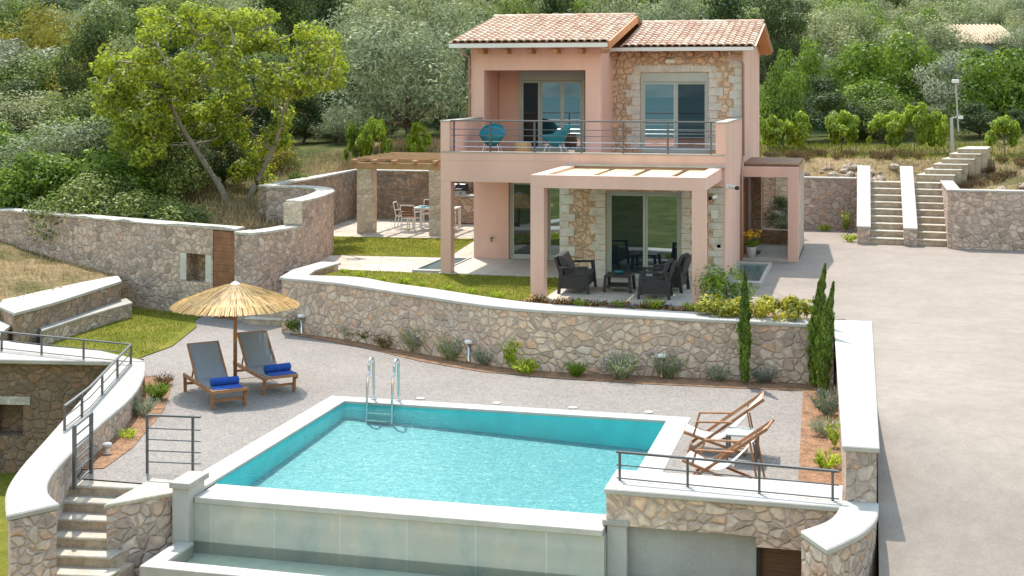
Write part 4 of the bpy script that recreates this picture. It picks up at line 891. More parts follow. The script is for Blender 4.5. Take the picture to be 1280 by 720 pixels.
# ------------------------------------------------------------------ furniture by the pool
def L(mb, name, mat, parent, **k): return mb.build(name, mat, parent, world=False, **k)
def sun_lounger():
    t = thing('sun_lounger', 'wooden sun lounger with grey sling and blue towel, left of the parasol pole', 'sun lounger', (0, 0, 0), 0, 'sun loungers under the parasol')
    L(MB().beam((-1.0, .33, .33), (1.02, .33, .33), .04, .08), 'side_rail', 'teak', t, bevel=.005); L(MB().beam((-1.0, -.33, .33), (1.02, -.33, .33), .04, .08), 'side_rail', 'teak', t, bevel=.005)
    for x, y in ((-.93, .32), (-.93, -.32), (.86, .32), (.86, -.32)): L(MB().beam((x, y, 0), (x+(.04 if x > 0 else -.02), y, .32), .05, .06), 'leg', 'teak', t, bevel=.004)
    for x in (-.92, .86): L(MB().beam((x, -.30, .16), (x, .30, .16), .03, .05), 'crossbar', 'teak', t)
    s_ = MB(); ys = (-.30, .30)
    pts = smooth_line([(1.03, 0, .385), (.5, 0, .365), (0, 0, .355), (-.16, 0, .37)], 12)
    s_.ribbon([(p[0], -.30, p[2]) for p in pts], [(p[0], .30, p[2]) for p in pts], (0, .012)); L(s_, 'sling_seat', 'sling', t)
    L(MB().beam((1.03, -.34, .365), (1.03, .34, .365), .05, .05), 'end_bar', 'teak', t)
    b0, b1 = (-.16, .36), (-.78, .98)
    for y in (-.315, .315): L(MB().beam((b0[0], y, b0[1]-.01), (b1[0], y, b1[1]-.01), .03, .045), 'back_rail', 'teak', t)
    bk = MB(); pts = smooth_line([(b0[0], 0, b0[1]+.02), (-.46, 0, .64), (b1[0], 0, b1[1]+.02)], 10); bk.ribbon([(p[0], -.30, p[2]) for p in pts], [(p[0], .30, p[2]) for p in pts], (0, .012)); L(bk, 'sling_back', 'sling', t)
    L(MB().beam((b1[0], -.33, b1[1]), (b1[0], .33, b1[1]), .03, .04), 'top_bar', 'teak', t)
    for y in (-.26, .26): L(MB().beam((-.5, y, .66), (-.66, y, .33), .025, .025), 'prop', 'teak', t)
    return t
def towel_roll():
    t = thing('towel', 'rolled blue towel on the foot of the left sun lounger', 'towel', (0, 0, 0))
    sp = []
    for k in range(46):
        a = k*.36; r = .022+.0013*k; sp.append((.62-r*cos(a)*1.0, r*sin(a)+.085))
    mb = MB(); mb.ribbon([(x, -.27, z) for x, z in sp], [(x, .27, z) for x, z in sp], (0, .006)); mb.v = [(x, y+.006*sin(x*60+y*14), z) for x, y, z in mb.v]
    L(MB().tube([(.62, -.275, .088), (.62, -.1, .092), (.62, .1, .086), (.62, .275, .088)], .078, 16), 'roll', 'blue_towel', t, smooth=True)
    q = [(.64, .008), (.75, .014), (.86, .006), (.96, .013), (1.0, .01)]
    f = MB(); f.ribbon([(x, -.28, z+.012) for x, z in q], [(x, .26, z+.012) for x, z in q], (0, .014)); L(f, 'folded_end', 'blue_towel', t)
    return t
ang = atan2(-.72, .70)
lg = sun_lounger(); lg.location = (-12.52, 25.02, DZ); lg.rotation_euler = (0, 0, ang)
lg2 = copy_tree(lg); lg2.location = (-12.08, 26.40, DZ); lg2['label'] = 'wooden sun lounger with grey sling and blue towel, right of the parasol pole'
tw = towel_roll(); tw.location = (-12.52, 25.02, DZ+.378); tw.rotation_euler = (0, 0, ang)
tw2 = copy_tree(tw); tw2.location = (-12.08, 26.40, DZ+.378); tw2.rotation_euler = (0, 0, ang+.09); tw2['label'] = 'rolled blue towel on the foot of the right sun lounger'
# thatched parasol
um = thing('parasol', 'thatched straw parasol on a wooden pole above two loungers', 'parasol', (-12.62, 26.15, DZ))
L(MB().tube([(0, 0, 0), (0, 0, 2.14)], .04, 12), 'pole', 'teak', um, smooth=True)
R_ = 1.20; zr_, za_ = 1.70, 2.13
prof = [(.02, za_), (.25, za_-.055), (.55, za_-.15), (.9, za_-.275), (1.12, za_-.36), (R_, zr_)]
L(MB().lathe([(r, z-.035) for r, z in prof[::-1]], 48), 'canopy_lining', 'thatch', um, smooth=True)
th = MB()
for ring in range(4):
    r0 = (0, .32, .62, .92)[ring]; r1 = r0+(.46, .46, .46, .43)[ring]; n = (150, 280, 420, 560)[ring]
    for k in range(n):
        a = 2*pi*k/n+rnd.uniform(-.02, .02); w = rnd.uniform(.007, .013); rr = r1+rnd.uniform(-.022, .022)-(.03 if ring == 3 else 0); da = rnd.uniform(-.03, .03)
        def zz(r): return float(np.interp(r, [p[0] for p in prof]+[1.5], [p[1] for p in prof]+[zr_-.10]))
        vs = []
        for r, lift, aa in ((r0+.02, .008, a), ((r0+rr)/2, .014+rnd.uniform(0, .012), a+da*.5), (rr, .004+rnd.uniform(0, .02), a+da)):
            px_, py_ = cos(aa), sin(aa)
            vs += [(px_*r-py_*w, py_*r+px_*w, zz(r)+lift), (px_*r+py_*w, py_*r-px_*w, zz(r)+lift)]
        th.add(vs, [(0, 1, 3, 2), (2, 3, 5, 4)])
L(th, 'thatch', 'thatch_straw', um)
L(MB().lathe([(.19, 2.065), (.12, 2.115), (.05, 2.165), (0, 2.18)], 20), 'metal_cap', 'steel', um, smooth=True)
for k in range(8):
    a = 2*pi*k/8; L(MB().beam((.03*cos(a), .03*sin(a), 2.05), (1.22*cos(a), 1.22*sin(a), 1.675), .025, .03), 'rib', 'teak', um)
# folding deck chairs
def deck_chair():
    t = thing('deck_chair', 'folding wooden deck chair with white canvas, the farther of two by the pool', 'deck chair', (0, 0, 0), 0, 'folding deck chairs')
    for y in (-.30, .30):
        L(MB().beam((.55, y, .03), (-.72, y, .98), .028, .05), 'back_rail', 'teak', t, bevel=.004)
        L(MB().beam((.62, y*.88, .36), (-.42, y*.88, .03), .026, .045), 'seat_rail', 'teak', t, bevel=.004)
        L(MB().beam((.40, y*1.1, .56), (-.22, y*1.1, .58), .055, .028), 'armrest', 'teak', t, bevel=.006)
        L(MB().beam((.38, y*1.02, .55), (.46, y*1.02, .30), .025, .035), 'arm_post', 'teak', t)
        L(MB().beam((-.44, y*.94, .78), (-.58, y*.94, .04), .025, .04), 'rear_leg', 'teak', t)
    for p, w in (((.60, .36), .56), ((-.41, .04), .56), ((.53, .05), .62), ((-.70, .97), .62), ((-.57, .06), .58)): L(MB().beam((p[0], -w/2, p[1]), (p[0], w/2, p[1]), .035, .035), 'crossbar', 'teak', t)
    pts = smooth_line([(.60, 0, .385), (.28, 0, .27), (.0, 0, .27), (-.25, 0, .48), (-.48, 0, .74), (-.70, 0, .99)], 24)
    mb = MB(); mb.ribbon([(p[0], -.235, p[2]) for p in pts], [(p[0], .235, p[2]) for p in pts], (0, .008)); L(mb, 'canvas', 'canvas', t, smooth=True)
    return t
c1 = deck_chair(); c1.location = (-2.36, 23.6, DZ); c1.rotation_euler = (0, 0, pi+.06)
c2_ = copy_tree(c1); c2_.location = (-2.12, 21.75, DZ); c2_.rotation_euler = (0, 0, pi-.10); c2_['label'] = 'folding wooden deck chair with white canvas, nearest the low front railing'
tb = thing('side_table', 'small square grey side table between the two folding deck chairs', 'side table', (-1.95, 23.05, DZ))
L(MB().box(-.26, .26, -.26, .26, .47, .50), 'tabletop', 'frame_metal', tb, bevel=.006)
for x in (-.235, .235):
    for y in (-.235, .235): L(MB().box(x-.02, x+.02, y-.02, y+.02, 0, .468), 'leg', 'rail_metal', tb)
# railings
def railing(name, label, path, h, zs, posts, low=None, rail=.045, z=-.75):
    t = thing(name, label, 'railing', (*path[0], z))
    P_ = [Vector((p[0], p[1], z)) for p in path]; up = Vector((0, 0, 1))
    for q in posts: L(MB().beam(Vector((q[0], q[1], 0))-Vector((*path[0], 0)), Vector((q[0], q[1], h))-Vector((*path[0], 0)), .035, .035), 'post', 'rail_metal', t)
    for i in range(len(P_)-1):
        a = P_[i]-P_[0]; b = P_[i+1]-P_[0]
        L(MB().beam(a+up*h, b+up*h, .05, .03), 'top_rail', 'rail_metal', t, bevel=.004)
        for zz in zs: L(MB().tube([a+up*zz, b+up*zz], .010, 6), 'bar', 'rail_metal', t)
    return t
railing('front_railing', 'low dark railing on the white coping in front of the deck chairs', [(-3.50, 19.80), (-.33, 19.56)], .41, (.03, .22), [(-3.45, 19.80), (-2.45, 19.72), (-1.43, 19.65), (-.42, 19.57)])
railing('parapet_railing', 'dark metal railing along the curved pale parapet at the left', [(-18.7, 26.2), (-14.65, 25.5), (-13.3, 21.75), (-12.92, 20.35)], .40, (.04, .22), [(-18.1, 26.09), (-17.01, 25.92), (-15.88, 25.72), (-14.65, 25.5), (-14.22, 24.24), (-13.72, 22.85), (-13.12, 21.2), (-12.92, 20.35)])
gt = thing('stair_gate', 'dark metal gate panel standing at the head of the garden steps', 'gate', (*at(93, 612, -1.27), -1.27))
gv = Vector((*at(114, 592, -1.25), -1.25))-gt.location
for a, b in (((0, 0, 0), (0, 0, .98)), (tuple(gv), (gv.x, gv.y, 1.0))): L(MB().beam(a, b, .05, .05), 'post', 'rail_metal', gt)
for z0 in (.06, .26, .46, .66, .82): L(MB().tube([(0, 0, z0), (gv.x, gv.y, z0+.02)], .014, 6), 'bar', 'rail_metal', gt)
L(MB().beam((0, 0, .98), (gv.x, gv.y, 1.0), .05, .03), 'top_rail', 'rail_metal', gt)
x0, y0 = at(184, 591, DZ); x1_, y1_ = at(251, 594, DZ); xm, ym = at(241, 591, DZ)
railing('pool_guard_rail', 'short free standing dark rail with five bars beside the steps', [(x0, y0), (x1_, y1_)], .93, (.18, .36, .54, .72), [(x0, y0), (xm, ym)], z=DZ)
# bollard lights in the bed
def bollard(px, py, label, z=DZ+.01):
    x, y = at(px, py, z); t = thing('bollard_light', label, 'garden light', (x, y, z), 0, 'garden lights along the bed')
    L(MB().lathe([(.035, 0), (.03, .02), (.03, .42)], 12), 'stem', 'steel', t, smooth=True)
    L(MB().lathe([(.035, .42), (.09, .43), (.10, .47), (.09, .50), (0, .51)], 16), 'shade', 'white_metal', t, smooth=True); return t
bollard(586, 453, 'white topped garden bollard light at the middle of the long wall'); bollard(827, 472, 'slim white topped garden light near the right end of the long wall'); bollard(377, 418, 'white topped garden light beside the side steps')
fl_ = thing('flood_light', 'white dome garden light in the soil beside the curved parapet', 'garden light', (*at(134, 568, DZ), DZ))
L(MB().lathe([(.04, 0), (.04, .12)], 12), 'stem', 'white_metal', fl_); L(MB().lathe([(.075, .12), (.09, .15), (.07, .19), (0, .205)], 16), 'shade', 'pillar_grey', fl_, smooth=True)

# ------------------------------------------------------------------ terrace furniture
def resin_chair(w, label):
    t = thing('armchair', label, 'armchair', (0, 0, 0), 0, 'dark resin armchairs on the terrace')
    for y in (-w/2, w/2):
        L(MB().add([(.36, y-.035, 0), (.42, y-.035, 0), (.36, y-.035, .62), (.27, y-.035, .62), (.36, y+.035, 0), (.42, y+.035, 0), (.36, y+.035, .62), (.27, y+.035, .62)], [(0, 1, 2, 3), (7, 6, 5, 4), (0, 4, 5, 1), (1, 5, 6, 2), (2, 6, 7, 3), (3, 7, 4, 0)]), 'leg', 'dark_resin', t)
        L(MB().add([(-.36, y-.035, 0), (-.29, y-.035, 0), (-.21, y-.035, .60), (-.30, y-.035, .60), (-.36, y+.035, 0), (-.29, y+.035, 0), (-.21, y+.035, .60), (-.30, y+.035, .60)], [(0, 1, 2, 3), (7, 6, 5, 4), (0, 4, 5, 1), (1, 5, 6, 2), (2, 6, 7, 3), (3, 7, 4, 0)]), 'leg', 'dark_resin', t)
        L(MB().beam((-.32, y, .615), (.37, y, .635), .085, .05), 'armrest', 'dark_resin', t, bevel=.01)
        L(MB().box(-.27, .33, y-.02, y+.02, .12, .42), 'side_panel', 'dark_resin', t)
    L(MB().box(-.30, .35, -w/2+.022, w/2-.022, .15, .35), 'seat_base', 'dark_resin', t)
    L(MB().box(-.26, .37, -w/2+.04, w/2-.04, .352, .46), 'seat_cushion', 'dark_cushion', t, bevel=.035, seg=3)
    b = MB(); b.add([(-.28, -w/2+.03, .34), (-.22, -w/2+.03, .34), (-.40, -w/2+.06, .86), (-.46, -w/2+.06, .86), (-.28, w/2-.03, .34), (-.22, w/2-.03, .34), (-.40, w/2-.06, .86), (-.46, w/2-.06, .86)], [(0, 1, 2, 3), (7, 6, 5, 4), (0, 4, 5, 1), (1, 5, 6, 2), (2, 6, 7, 3), (3, 7, 4, 0)]); L(b, 'backrest', 'dark_resin', t)
    c = MB(); c.add([(-.21, -w/2+.06, .45), (-.08, -w/2+.06, .45), (-.27, -w/2+.09, .90), (-.39, -w/2+.09, .90), (-.21, w/2-.06, .45), (-.08, w/2-.06, .45), (-.27, w/2-.09, .90), (-.39, w/2-.09, .90)], [(0, 1, 2, 3), (7, 6, 5, 4), (0, 4, 5, 1), (1, 5, 6, 2), (2, 6, 7, 3), (3, 7, 4, 0)]); L(c, 'back_cushion', 'dark_cushion', t, bevel=.04, seg=3)
    return t
a1 = resin_chair(1.25, 'dark two seat garden sofa with grey cushions left of the coffee table'); a1['category'] = 'garden sofa'; a1.name = 'garden_sofa'; del a1['group']
a1.location = (-6.78, 32.75, .01); a1.rotation_euler = (0, 0, .05)
a2 = resin_chair(.70, 'dark resin armchair nearest the front right pergola post'); a2.location = (-4.72, 32.1, .01); a2.rotation_euler = (0, 0, pi+.05)
a3 = copy_tree(a2); a3.location = (-4.52, 33.3, .01); a3.rotation_euler = (0, 0, pi-.12); a3['label'] = 'dark resin armchair behind the other one, close to the glass door'
ct = thing('coffee_table', 'low dark resin coffee table with a turquoise bowl on top', 'coffee table', (-5.75, 32.95, .01), .03)
L(MB().box(-.33, .33, -.37, .37, .36, .40), 'tabletop', 'dark_resin', ct, bevel=.01)
for x in (-.29, .29):
    for y in (-.33, .33): L(MB().beam((x*1.1, y*1.06, 0), (x, y, .36), .07, .07), 'leg', 'dark_resin', ct)
L(MB().box(-.27, .27, -.31, .31, .12, .15), 'shelf', 'dark_resin', ct)
tag(MB().lathe([(.05, 0), (.09, .01), (.12, .05), (.125, .055), (.085, .02), (0, .012)], 20, (-5.78, 33.05, .41)).build('glass_bowl', 'bowl_glass', None, True), 'small turquoise glass bowl on the dark coffee table', 'bowl')
# ------------------------------------------------------------------ balcony furniture
def shell_chair():
    t = thing('lounge_chair', 'round teal cord lounge chair facing the railing on the balcony', 'lounge chair', (0, 0, 0), 0, 'teal cord chairs on the balcony')
    vs = []; fs = []; n, m_ = 28, 9
    for j in range(m_):
        u = (j+1)/m_
        for k in range(n):
            a = 2*pi*k/n; r = .40*u*(1+.10*cos(2*a)); x = r*cos(a)*.95; y = r*sin(a)
            z = .30+.34*u*u+(-x*.62 if x < 0 else -x*.10)*u
            vs.append((x-.05, y, z))
    vs.append((-.05, 0, .30)); c = len(vs)-1
    fs = [(c, k, (k+1) % n) for k in range(n)]+[(j*n+k, (j+1)*n+k, (j+1)*n+(k+1) % n, j*n+(k+1) % n) for j in range(m_-1) for k in range(n)]
    s_ = MB().add(vs, fs); o = L(s_, 'cord_shell', 'teal', t, smooth=True); md = o.modifiers.new('thick', 'SOLIDIFY'); md.thickness = .015
    L(MB().tube([vs[(m_-1)*n+k % n] for k in range(n+1)], .014, 6), 'rim', 'teal', t)
    for x, y in ((.22, .22), (.22, -.22), (-.28, .22), (-.28, -.22)): L(MB().tube([(x*1.25, y*1.25, 0), (x*.75, y*.8, .36)], .010, 6), 'leg', 'white_metal', t)
    L(MB().tube([(.27*cos(2*pi*k/16)-.02, .27*sin(2*pi*k/16), .28) for k in range(17)], .009, 6), 'ring', 'white_metal', t); return t
s1 = shell_chair(); s1.location = (-9.95, 36.6, 3.0); s1.rotation_euler = (0, 0, -1.45)
s2 = copy_tree(s1); s2.location = (-8.25, 36.9, 3.0); s2.rotation_euler = (0, 0, pi-.1); s2['label'] = 'round teal cord lounge chair turned sideways in front of the loggia door'
pf = thing('wicker_pouf', 'woven straw coloured pouf between the two teal balcony chairs', 'pouf', (-9.15, 36.9, 3.0))
L(MB().lathe([(.21, 0), (.25, .05), (.26, .2), (.25, .36), (.21, .42), (0, .43)], 24), 'basket', 'wicker', pf, smooth=True)
L(MB().lathe([(.262, .18), (.27, .20), (.262, .22)], 24), 'band', 'wicker', pf)
ln = thing('lantern', 'small dark lantern on the balcony floor right of the chair', 'lantern', (-7.72, 36.7, 3.0))
L(MB().box(-.09, .09, -.09, .09, 0, .03), 'base', 'black', ln); L(MB().box(-.075, .075, -.075, .075, .03, .24), 'glass', 'lantern_white', ln); L(MB().lathe([(.12, .24), (.10, .28), (.03, .33), (0, .34)], 12), 'lid', 'black', ln)
# ------------------------------------------------------------------ covered dining corner
dp = thing('dining_pergola', 'timber pergola on two square stone pillars over the outdoor dining table', 'pergola', (-15, 46, 0))
for x in (-16.60, -14.05): MB().box(x, x+.52, 43.67, 44.2, -.1, 2.14).build('stone_pillar', 'quoin_stone', dp)
MB().box(-16.85, -11.0, 43.66, 43.80, 2.145, 2.36).build('front_beam', 'pergola_wood', dp)
MB().box(-16.85, -11.0, 47.9, 48.04, 2.145, 2.36).build('back_beam', 'pergola_wood', dp)
for k in range(9): MB().box(-16.75+k*.72, -16.63+k*.72, 43.45, 48.2, 2.363, 2.46).build('rafter', 'pergola_wood', dp)
for k in range(7): MB().box(-16.9, -11.0, 43.9+k*.65, 43.98+k*.65, 2.463, 2.50).build('batten', 'pergola_wood', dp)
dt = thing('dining_table', 'white metal outdoor dining table under the timber pergola', 'dining table', (-14.55, 45.5, 0), .0)
L(MB().box(-.55, .95, -.45, .45, .71, .745), 'tabletop', 'white_metal', dt, bevel=.006)
for x in (-.50, .90):
    for y in (-.40, .40): L(MB().box(x-.04, x+.04, y-.04, y+.04, 0, .709), 'leg', 'white_metal', dt)
L(MB().box(-.48, .88, -.38, .38, .66, .709), 'apron', 'white_metal', dt)
tag(MB().box(-15.0, -13.75, 45.2, 45.8, .746, .752).build('table_runner', 'teal_cloth'), 'teal table runner laid along the white outdoor table', 'table runner')
fb = thing('fruit_bowl', 'dark bowl of red fruit on the outdoor dining table', 'fruit bowl', (-14.3, 45.5, .752)); L(MB().lathe([(.06, 0), (.10, .02), (.17, .09), (.165, .095), (0, .03)], 18), 'bowl', 'black', fb, smooth=True)
for k in range(6): L(MB().lathe([(0, -.045), (.032, -.03), (.045, 0), (.032, .03), (0, .045)], 10, (.08*cos(k*1.05), .08*sin(k*1.05), .11+.02*(k % 2))), 'fruit', 'fruit_red', fb, smooth=True)
def dining_chair():
    t = thing('dining_chair', 'white framed dining chair with brown slats at the near end of the outdoor table', 'dining chair', (0, 0, 0), 0, 'white framed chairs around the outdoor table')
    for y in (-.25, .25):
        L(MB().beam((.24, y, 0), (.24, y, .64), .035, .03), 'leg', 'white_metal', t); L(MB().tube([(-.30, y, 0), (-.24, y, .44), (-.34, y, .88)], .018, 6), 'leg', 'white_metal', t)
        L(MB().beam((-.27, y, .64), (.26, y, .64), .035, .025), 'armrest', 'white_metal', t)
    L(MB().box(-.24, .25, -.232, .232, .40, .44), 'seat_frame', 'white_metal', t); L(MB().box(-.22, .23, -.22, .22, .441, .455), 'seat', 'doormat', t)
    b = MB()
    for k in range(4): b.beam((-.262-.022*k, -.235, .53+.09*k), (-.262-.022*k, .235, .53+.09*k), .012, .075)
    L(b, 'back_slats', 'doormat', t); L(MB().beam((-.34, -.268, .88), (-.34, .268, .88), .03, .035), 'top_bar', 'white_metal', t); return t
dc = dining_chair()
for i, (x, y, a, lab) in enumerate(((-15.02, 44.72, pi/2-.1, None), (-15.55, 45.55, .1, 'white framed dining chair with brown slats at the left end of the outdoor table'), (-14.95, 46.5, -pi/2+.1, 'white framed dining chair with brown slats on the far side of the outdoor table'), (-13.75, 44.7, pi/2, 'white framed dining chair half hidden behind the right stone pillar'))):
    o = dc if i == 0 else copy_tree(dc); o.location = (x, y, 0); o.rotation_euler = (0, 0, a)
    if lab: o['label'] = lab
kc = thing('outdoor_kitchen', 'stone outdoor kitchen counter with wooden cupboard doors behind the dining table', 'kitchen counter', (-13, 47.8, 0))
MB().box(-14.9, -11.0, 47.55, 48.2, 0, .92).build('counter_base', 'stone_house', kc); MB().box(-14.95, -10.9, 47.48, 48.25, .923, 1.0).build('worktop', 'coping', kc, bevel=.01)
MB().box(-12.55, -12.05, 47.50, 47.547, .05, .9).build('cupboard_door', 'pergola_wood', kc); MB().box(-13.5, -13.0, 47.50, 47.547, .05, .9).build('cupboard_door', 'pergola_wood', kc)
bq = thing('gas_grill', 'black lidded gas grill set on the outdoor kitchen counter', 'grill', (-14.35, 47.85, 1.0))
L(MB().box(-.42, .42, -.28, .28, 0, .16), 'body', 'steel', bq); hd = MB(); hd.prism([(-.42, -.28), (.42, -.28), (.42, .28), (-.42, .28)], .163, .40)
hd.v = [(x, y*(1 if z < .2 else .55), z) for x, y, z in hd.v]; L(hd, 'lid', 'black', bq, bevel=.05, seg=3); L(MB().tube([(-.3, -.31, .22), (.3, -.31, .22)], .014, 8), 'handle', 'steel', bq)
L(MB().lathe([(.05, 0), (.05, .006)], 16, (0, 0, 0)), 'badge', 'white_metal', bq).matrix_local = Matrix.Translation((0, -.255, .31)) @ Matrix.Rotation(pi/2-.5, 4, 'X')
for k in range(3): L(MB().tube([(-.25+.25*k, -.28, .08), (-.25+.25*k, -.31, .08)], .03, 12), 'knob', 'black', bq)

# ------------------------------------------------------------------ vegetation
def mesh_quads(name, V, mat, k=4):
    n = len(V)//k; me = bpy.data.meshes.new(name); me.vertices.add(len(V)); me.vertices.foreach_set('co', np.ascontiguousarray(V, np.float32).ravel())
    me.loops.add(n*k); me.loops.foreach_set('vertex_index', np.arange(n*k, dtype=np.int32)); me.polygons.add(n)
    me.polygons.foreach_set('loop_start', np.arange(n, dtype=np.int32)*k); me.update(calc_edges=True); me.materials.append(M[mat]); return me
def nrm(a): return a/np.maximum(np.linalg.norm(a, axis=1, keepdims=True), 1e-9)
def leaves(P_, Nn, size, aspect, rg, droop=0, jit=.42):
    n = len(P_); nn = nrm(Nn+rg.normal(0, jit, (n, 3))); t = nrm(np.cross(nn, rg.normal(0, 1, (n, 3)))); t[:, 2] -= droop; t = nrm(t); b = np.cross(nn, t)
    l = size*rg.uniform(.7, 1.3, (n, 1)); w = l*aspect
    return np.stack([P_-t*l*.5, P_+b*w*.5-t*l*.05, P_+t*l*.5, P_-b*w*.5-t*l*.05], 1).reshape(-1, 3)
def cloud(clumps, n, size, aspect, rg, droop=0, flat=.8):
    C = np.array(clumps); w = C[:, 3]**2; idx = rg.choice(len(C), n, p=w/w.sum())
    u = nrm(rg.normal(0, 1, (n, 3))); r = C[idx, 3:4]*(.45+.62*rg.random((n, 1))**.6)
    P_ = C[idx, :3]+u*r*np.array([1, 1, flat]); return leaves(P_, u+np.array([0, 0, .5]), size, aspect, rg, droop)
def crown_clumps(rg, n, rx, rz, zc, cr, shape='round'):
    out = []
    while len(out) < n:
        p = rg.uniform(-1, 1, 3); d = np.linalg.norm(p)
        if d > 1 or d < .45 and rg.random() < .75: continue
        if shape == 'round' and p[2] < -.55: continue
        f = 1.0
        if shape == 'cone': f = .25+.75*(1-(p[2]+1)/2)
        out.append((p[0]*rx*f, p[1]*rx*f, zc+p[2]*rz, cr*rg.uniform(.6, 1.35)))
    return out
def trunk_mesh(rg, h, r, clumps, nb=7):
    mb = MB(); top = Vector((rg.uniform(-.1, .1), rg.uniform(-.1, .1), h)); mb.tube([(0, 0, -.25), (rg.uniform(-.03, .03), 0, h*.5), top], r, 7, r*.7)
    for c in [clumps[i] for i in rg.choice(len(clumps), min(nb, len(clumps)), replace=False)]:
        e = Vector(c[:3]); mid = top.lerp(e, .5)+Vector((0, 0, -.08)); mb.tube([top-Vector((0, 0, .05)), mid, e], r*.5, 5, r*.12)
    me = bpy.data.meshes.new('trunk'); me.from_pydata(mb.v, [], mb.f); me.update(); me.materials.append(M['bark']); me.shade_smooth(); return me
KIND = {}
def kind(name, seed, mat, n, leaf, asp, clumps=34, rx=1.0, rz=.75, zc=1.05, cr=.36, th=.5, tr=.07, droop=0, shape='round', variants=2):
    for v in range(variants):
        rg = np.random.default_rng(seed+v*17); c = crown_clumps(rg, clumps, rx, rz, zc, cr, shape)
        KIND.setdefault(name, []).append((mesh_quads('crown', cloud(c, n, leaf, asp, rg, droop), mat), trunk_mesh(rg, th, tr, c)))
kind('olive', 21, 'leaf_olive', 11000, .085, .26, 46, 1.0, .78, 1.0, .34, .45, .08)
kind('macchia', 31, 'leaf_macchia', 6500, .085, .5, 34, 1.0, .62, .60, .36, .2, .04)
kind('green', 41, 'leaf_green', 7000, .10, .55, 36, 1.0, .75, .80, .34, .3, .05)
kind('dark', 51, 'leaf_dark', 7000, .085, .4, 36, .85, 1.05, 1.1, .34, .3, .06)
kind('lime', 61, 'leaf_lime', 3400, .135, .65, 16, 1.0, .62, .82, .25, .45, .035, variants=4)
kind('silver', 71, 'leaf_silver', 5000, .10, .4, 34, 1.0, .9, 1.0, .32, .3, .05)
kind('yellow', 81, 'leaf_yellow', 5000, .085, .4, 34, 1.0, .6, .6, .34, .2, .04)
kind('pine', 91, 'leaf_dark', 7000, .16, .10, 36, .7, 1.3, 1.5, .3, .6, .07, .3)
kind('cane', 95, 'leaf_lavender', 3500, .30, .10, 26, 1.0, .7, .8, .34, .2, .03, -.6)
KLAB = {'macchia': 'olive-green', 'yellow': 'yellowish', 'dark': 'dark green', 'green': 'fresh green', 'olive': 'grey-green', 'silver': 'silvery'}
def wild(k, d): return '%s wild shrub in the tangled scrub %s' % (KLAB[k], 'just above the long boundary wall' if d < 47 else 'on the middle of the left slope' if d < 60 else 'high up on the left slope')
def tree(name, label, cat, k, x, y, s, h=None, z=None, group=None, trunk=True):
    """s: crown radius in m, h: total height in m"""
    me, tm = rnd.choice(KIND[k]); z = hz(x, y) if z is None else z
    zt = max(v.co.z for v in me.vertices) if 'zt' not in me else me['zt']; me['zt'] = zt
    t = thing(name, label, cat, (x, y, z-.05), rnd.uniform(0, 6.28), group)
    sz = (h/zt) if h else s
    for m_, nm in ((me, 'crown'), (tm, 'trunk')):
        if nm == 'trunk' and not trunk: continue
        o = bpy.data.objects.new(nm, m_); COL.objects.link(o); o.parent = t; o.scale = (s, s, sz)
    return t
def tp_(name, label, cat, k, px, d, ytop, wpx, group=None, ddown=0):
    x, y = pd(px, d); z = hz(x, y); s = wpx/2/FPX*d; top = CZ-(ytop-HOR)/FPX*d
    return tree(name, label, cat, k, x, y, s, max(s*1.05, top-z+.05), z, group)

def in_poly(poly, n, z, seed):
    rg = np.random.default_rng(seed); P_ = np.array(poly); lo, hi = P_.min(0), P_.max(0); out = []
    while len(out) < n:
        q = rg.uniform(lo, hi); c = False; j = len(P_)-1
        for i in range(len(P_)):
            if (P_[i][1] > q[1]) != (P_[j][1] > q[1]) and q[0] < (P_[j][0]-P_[i][0])*(q[1]-P_[i][1])/(P_[j][1]-P_[i][1])+P_[i][0]: c = not c
            j = i
        if c: out.append((q[0], q[1], z))
    return out

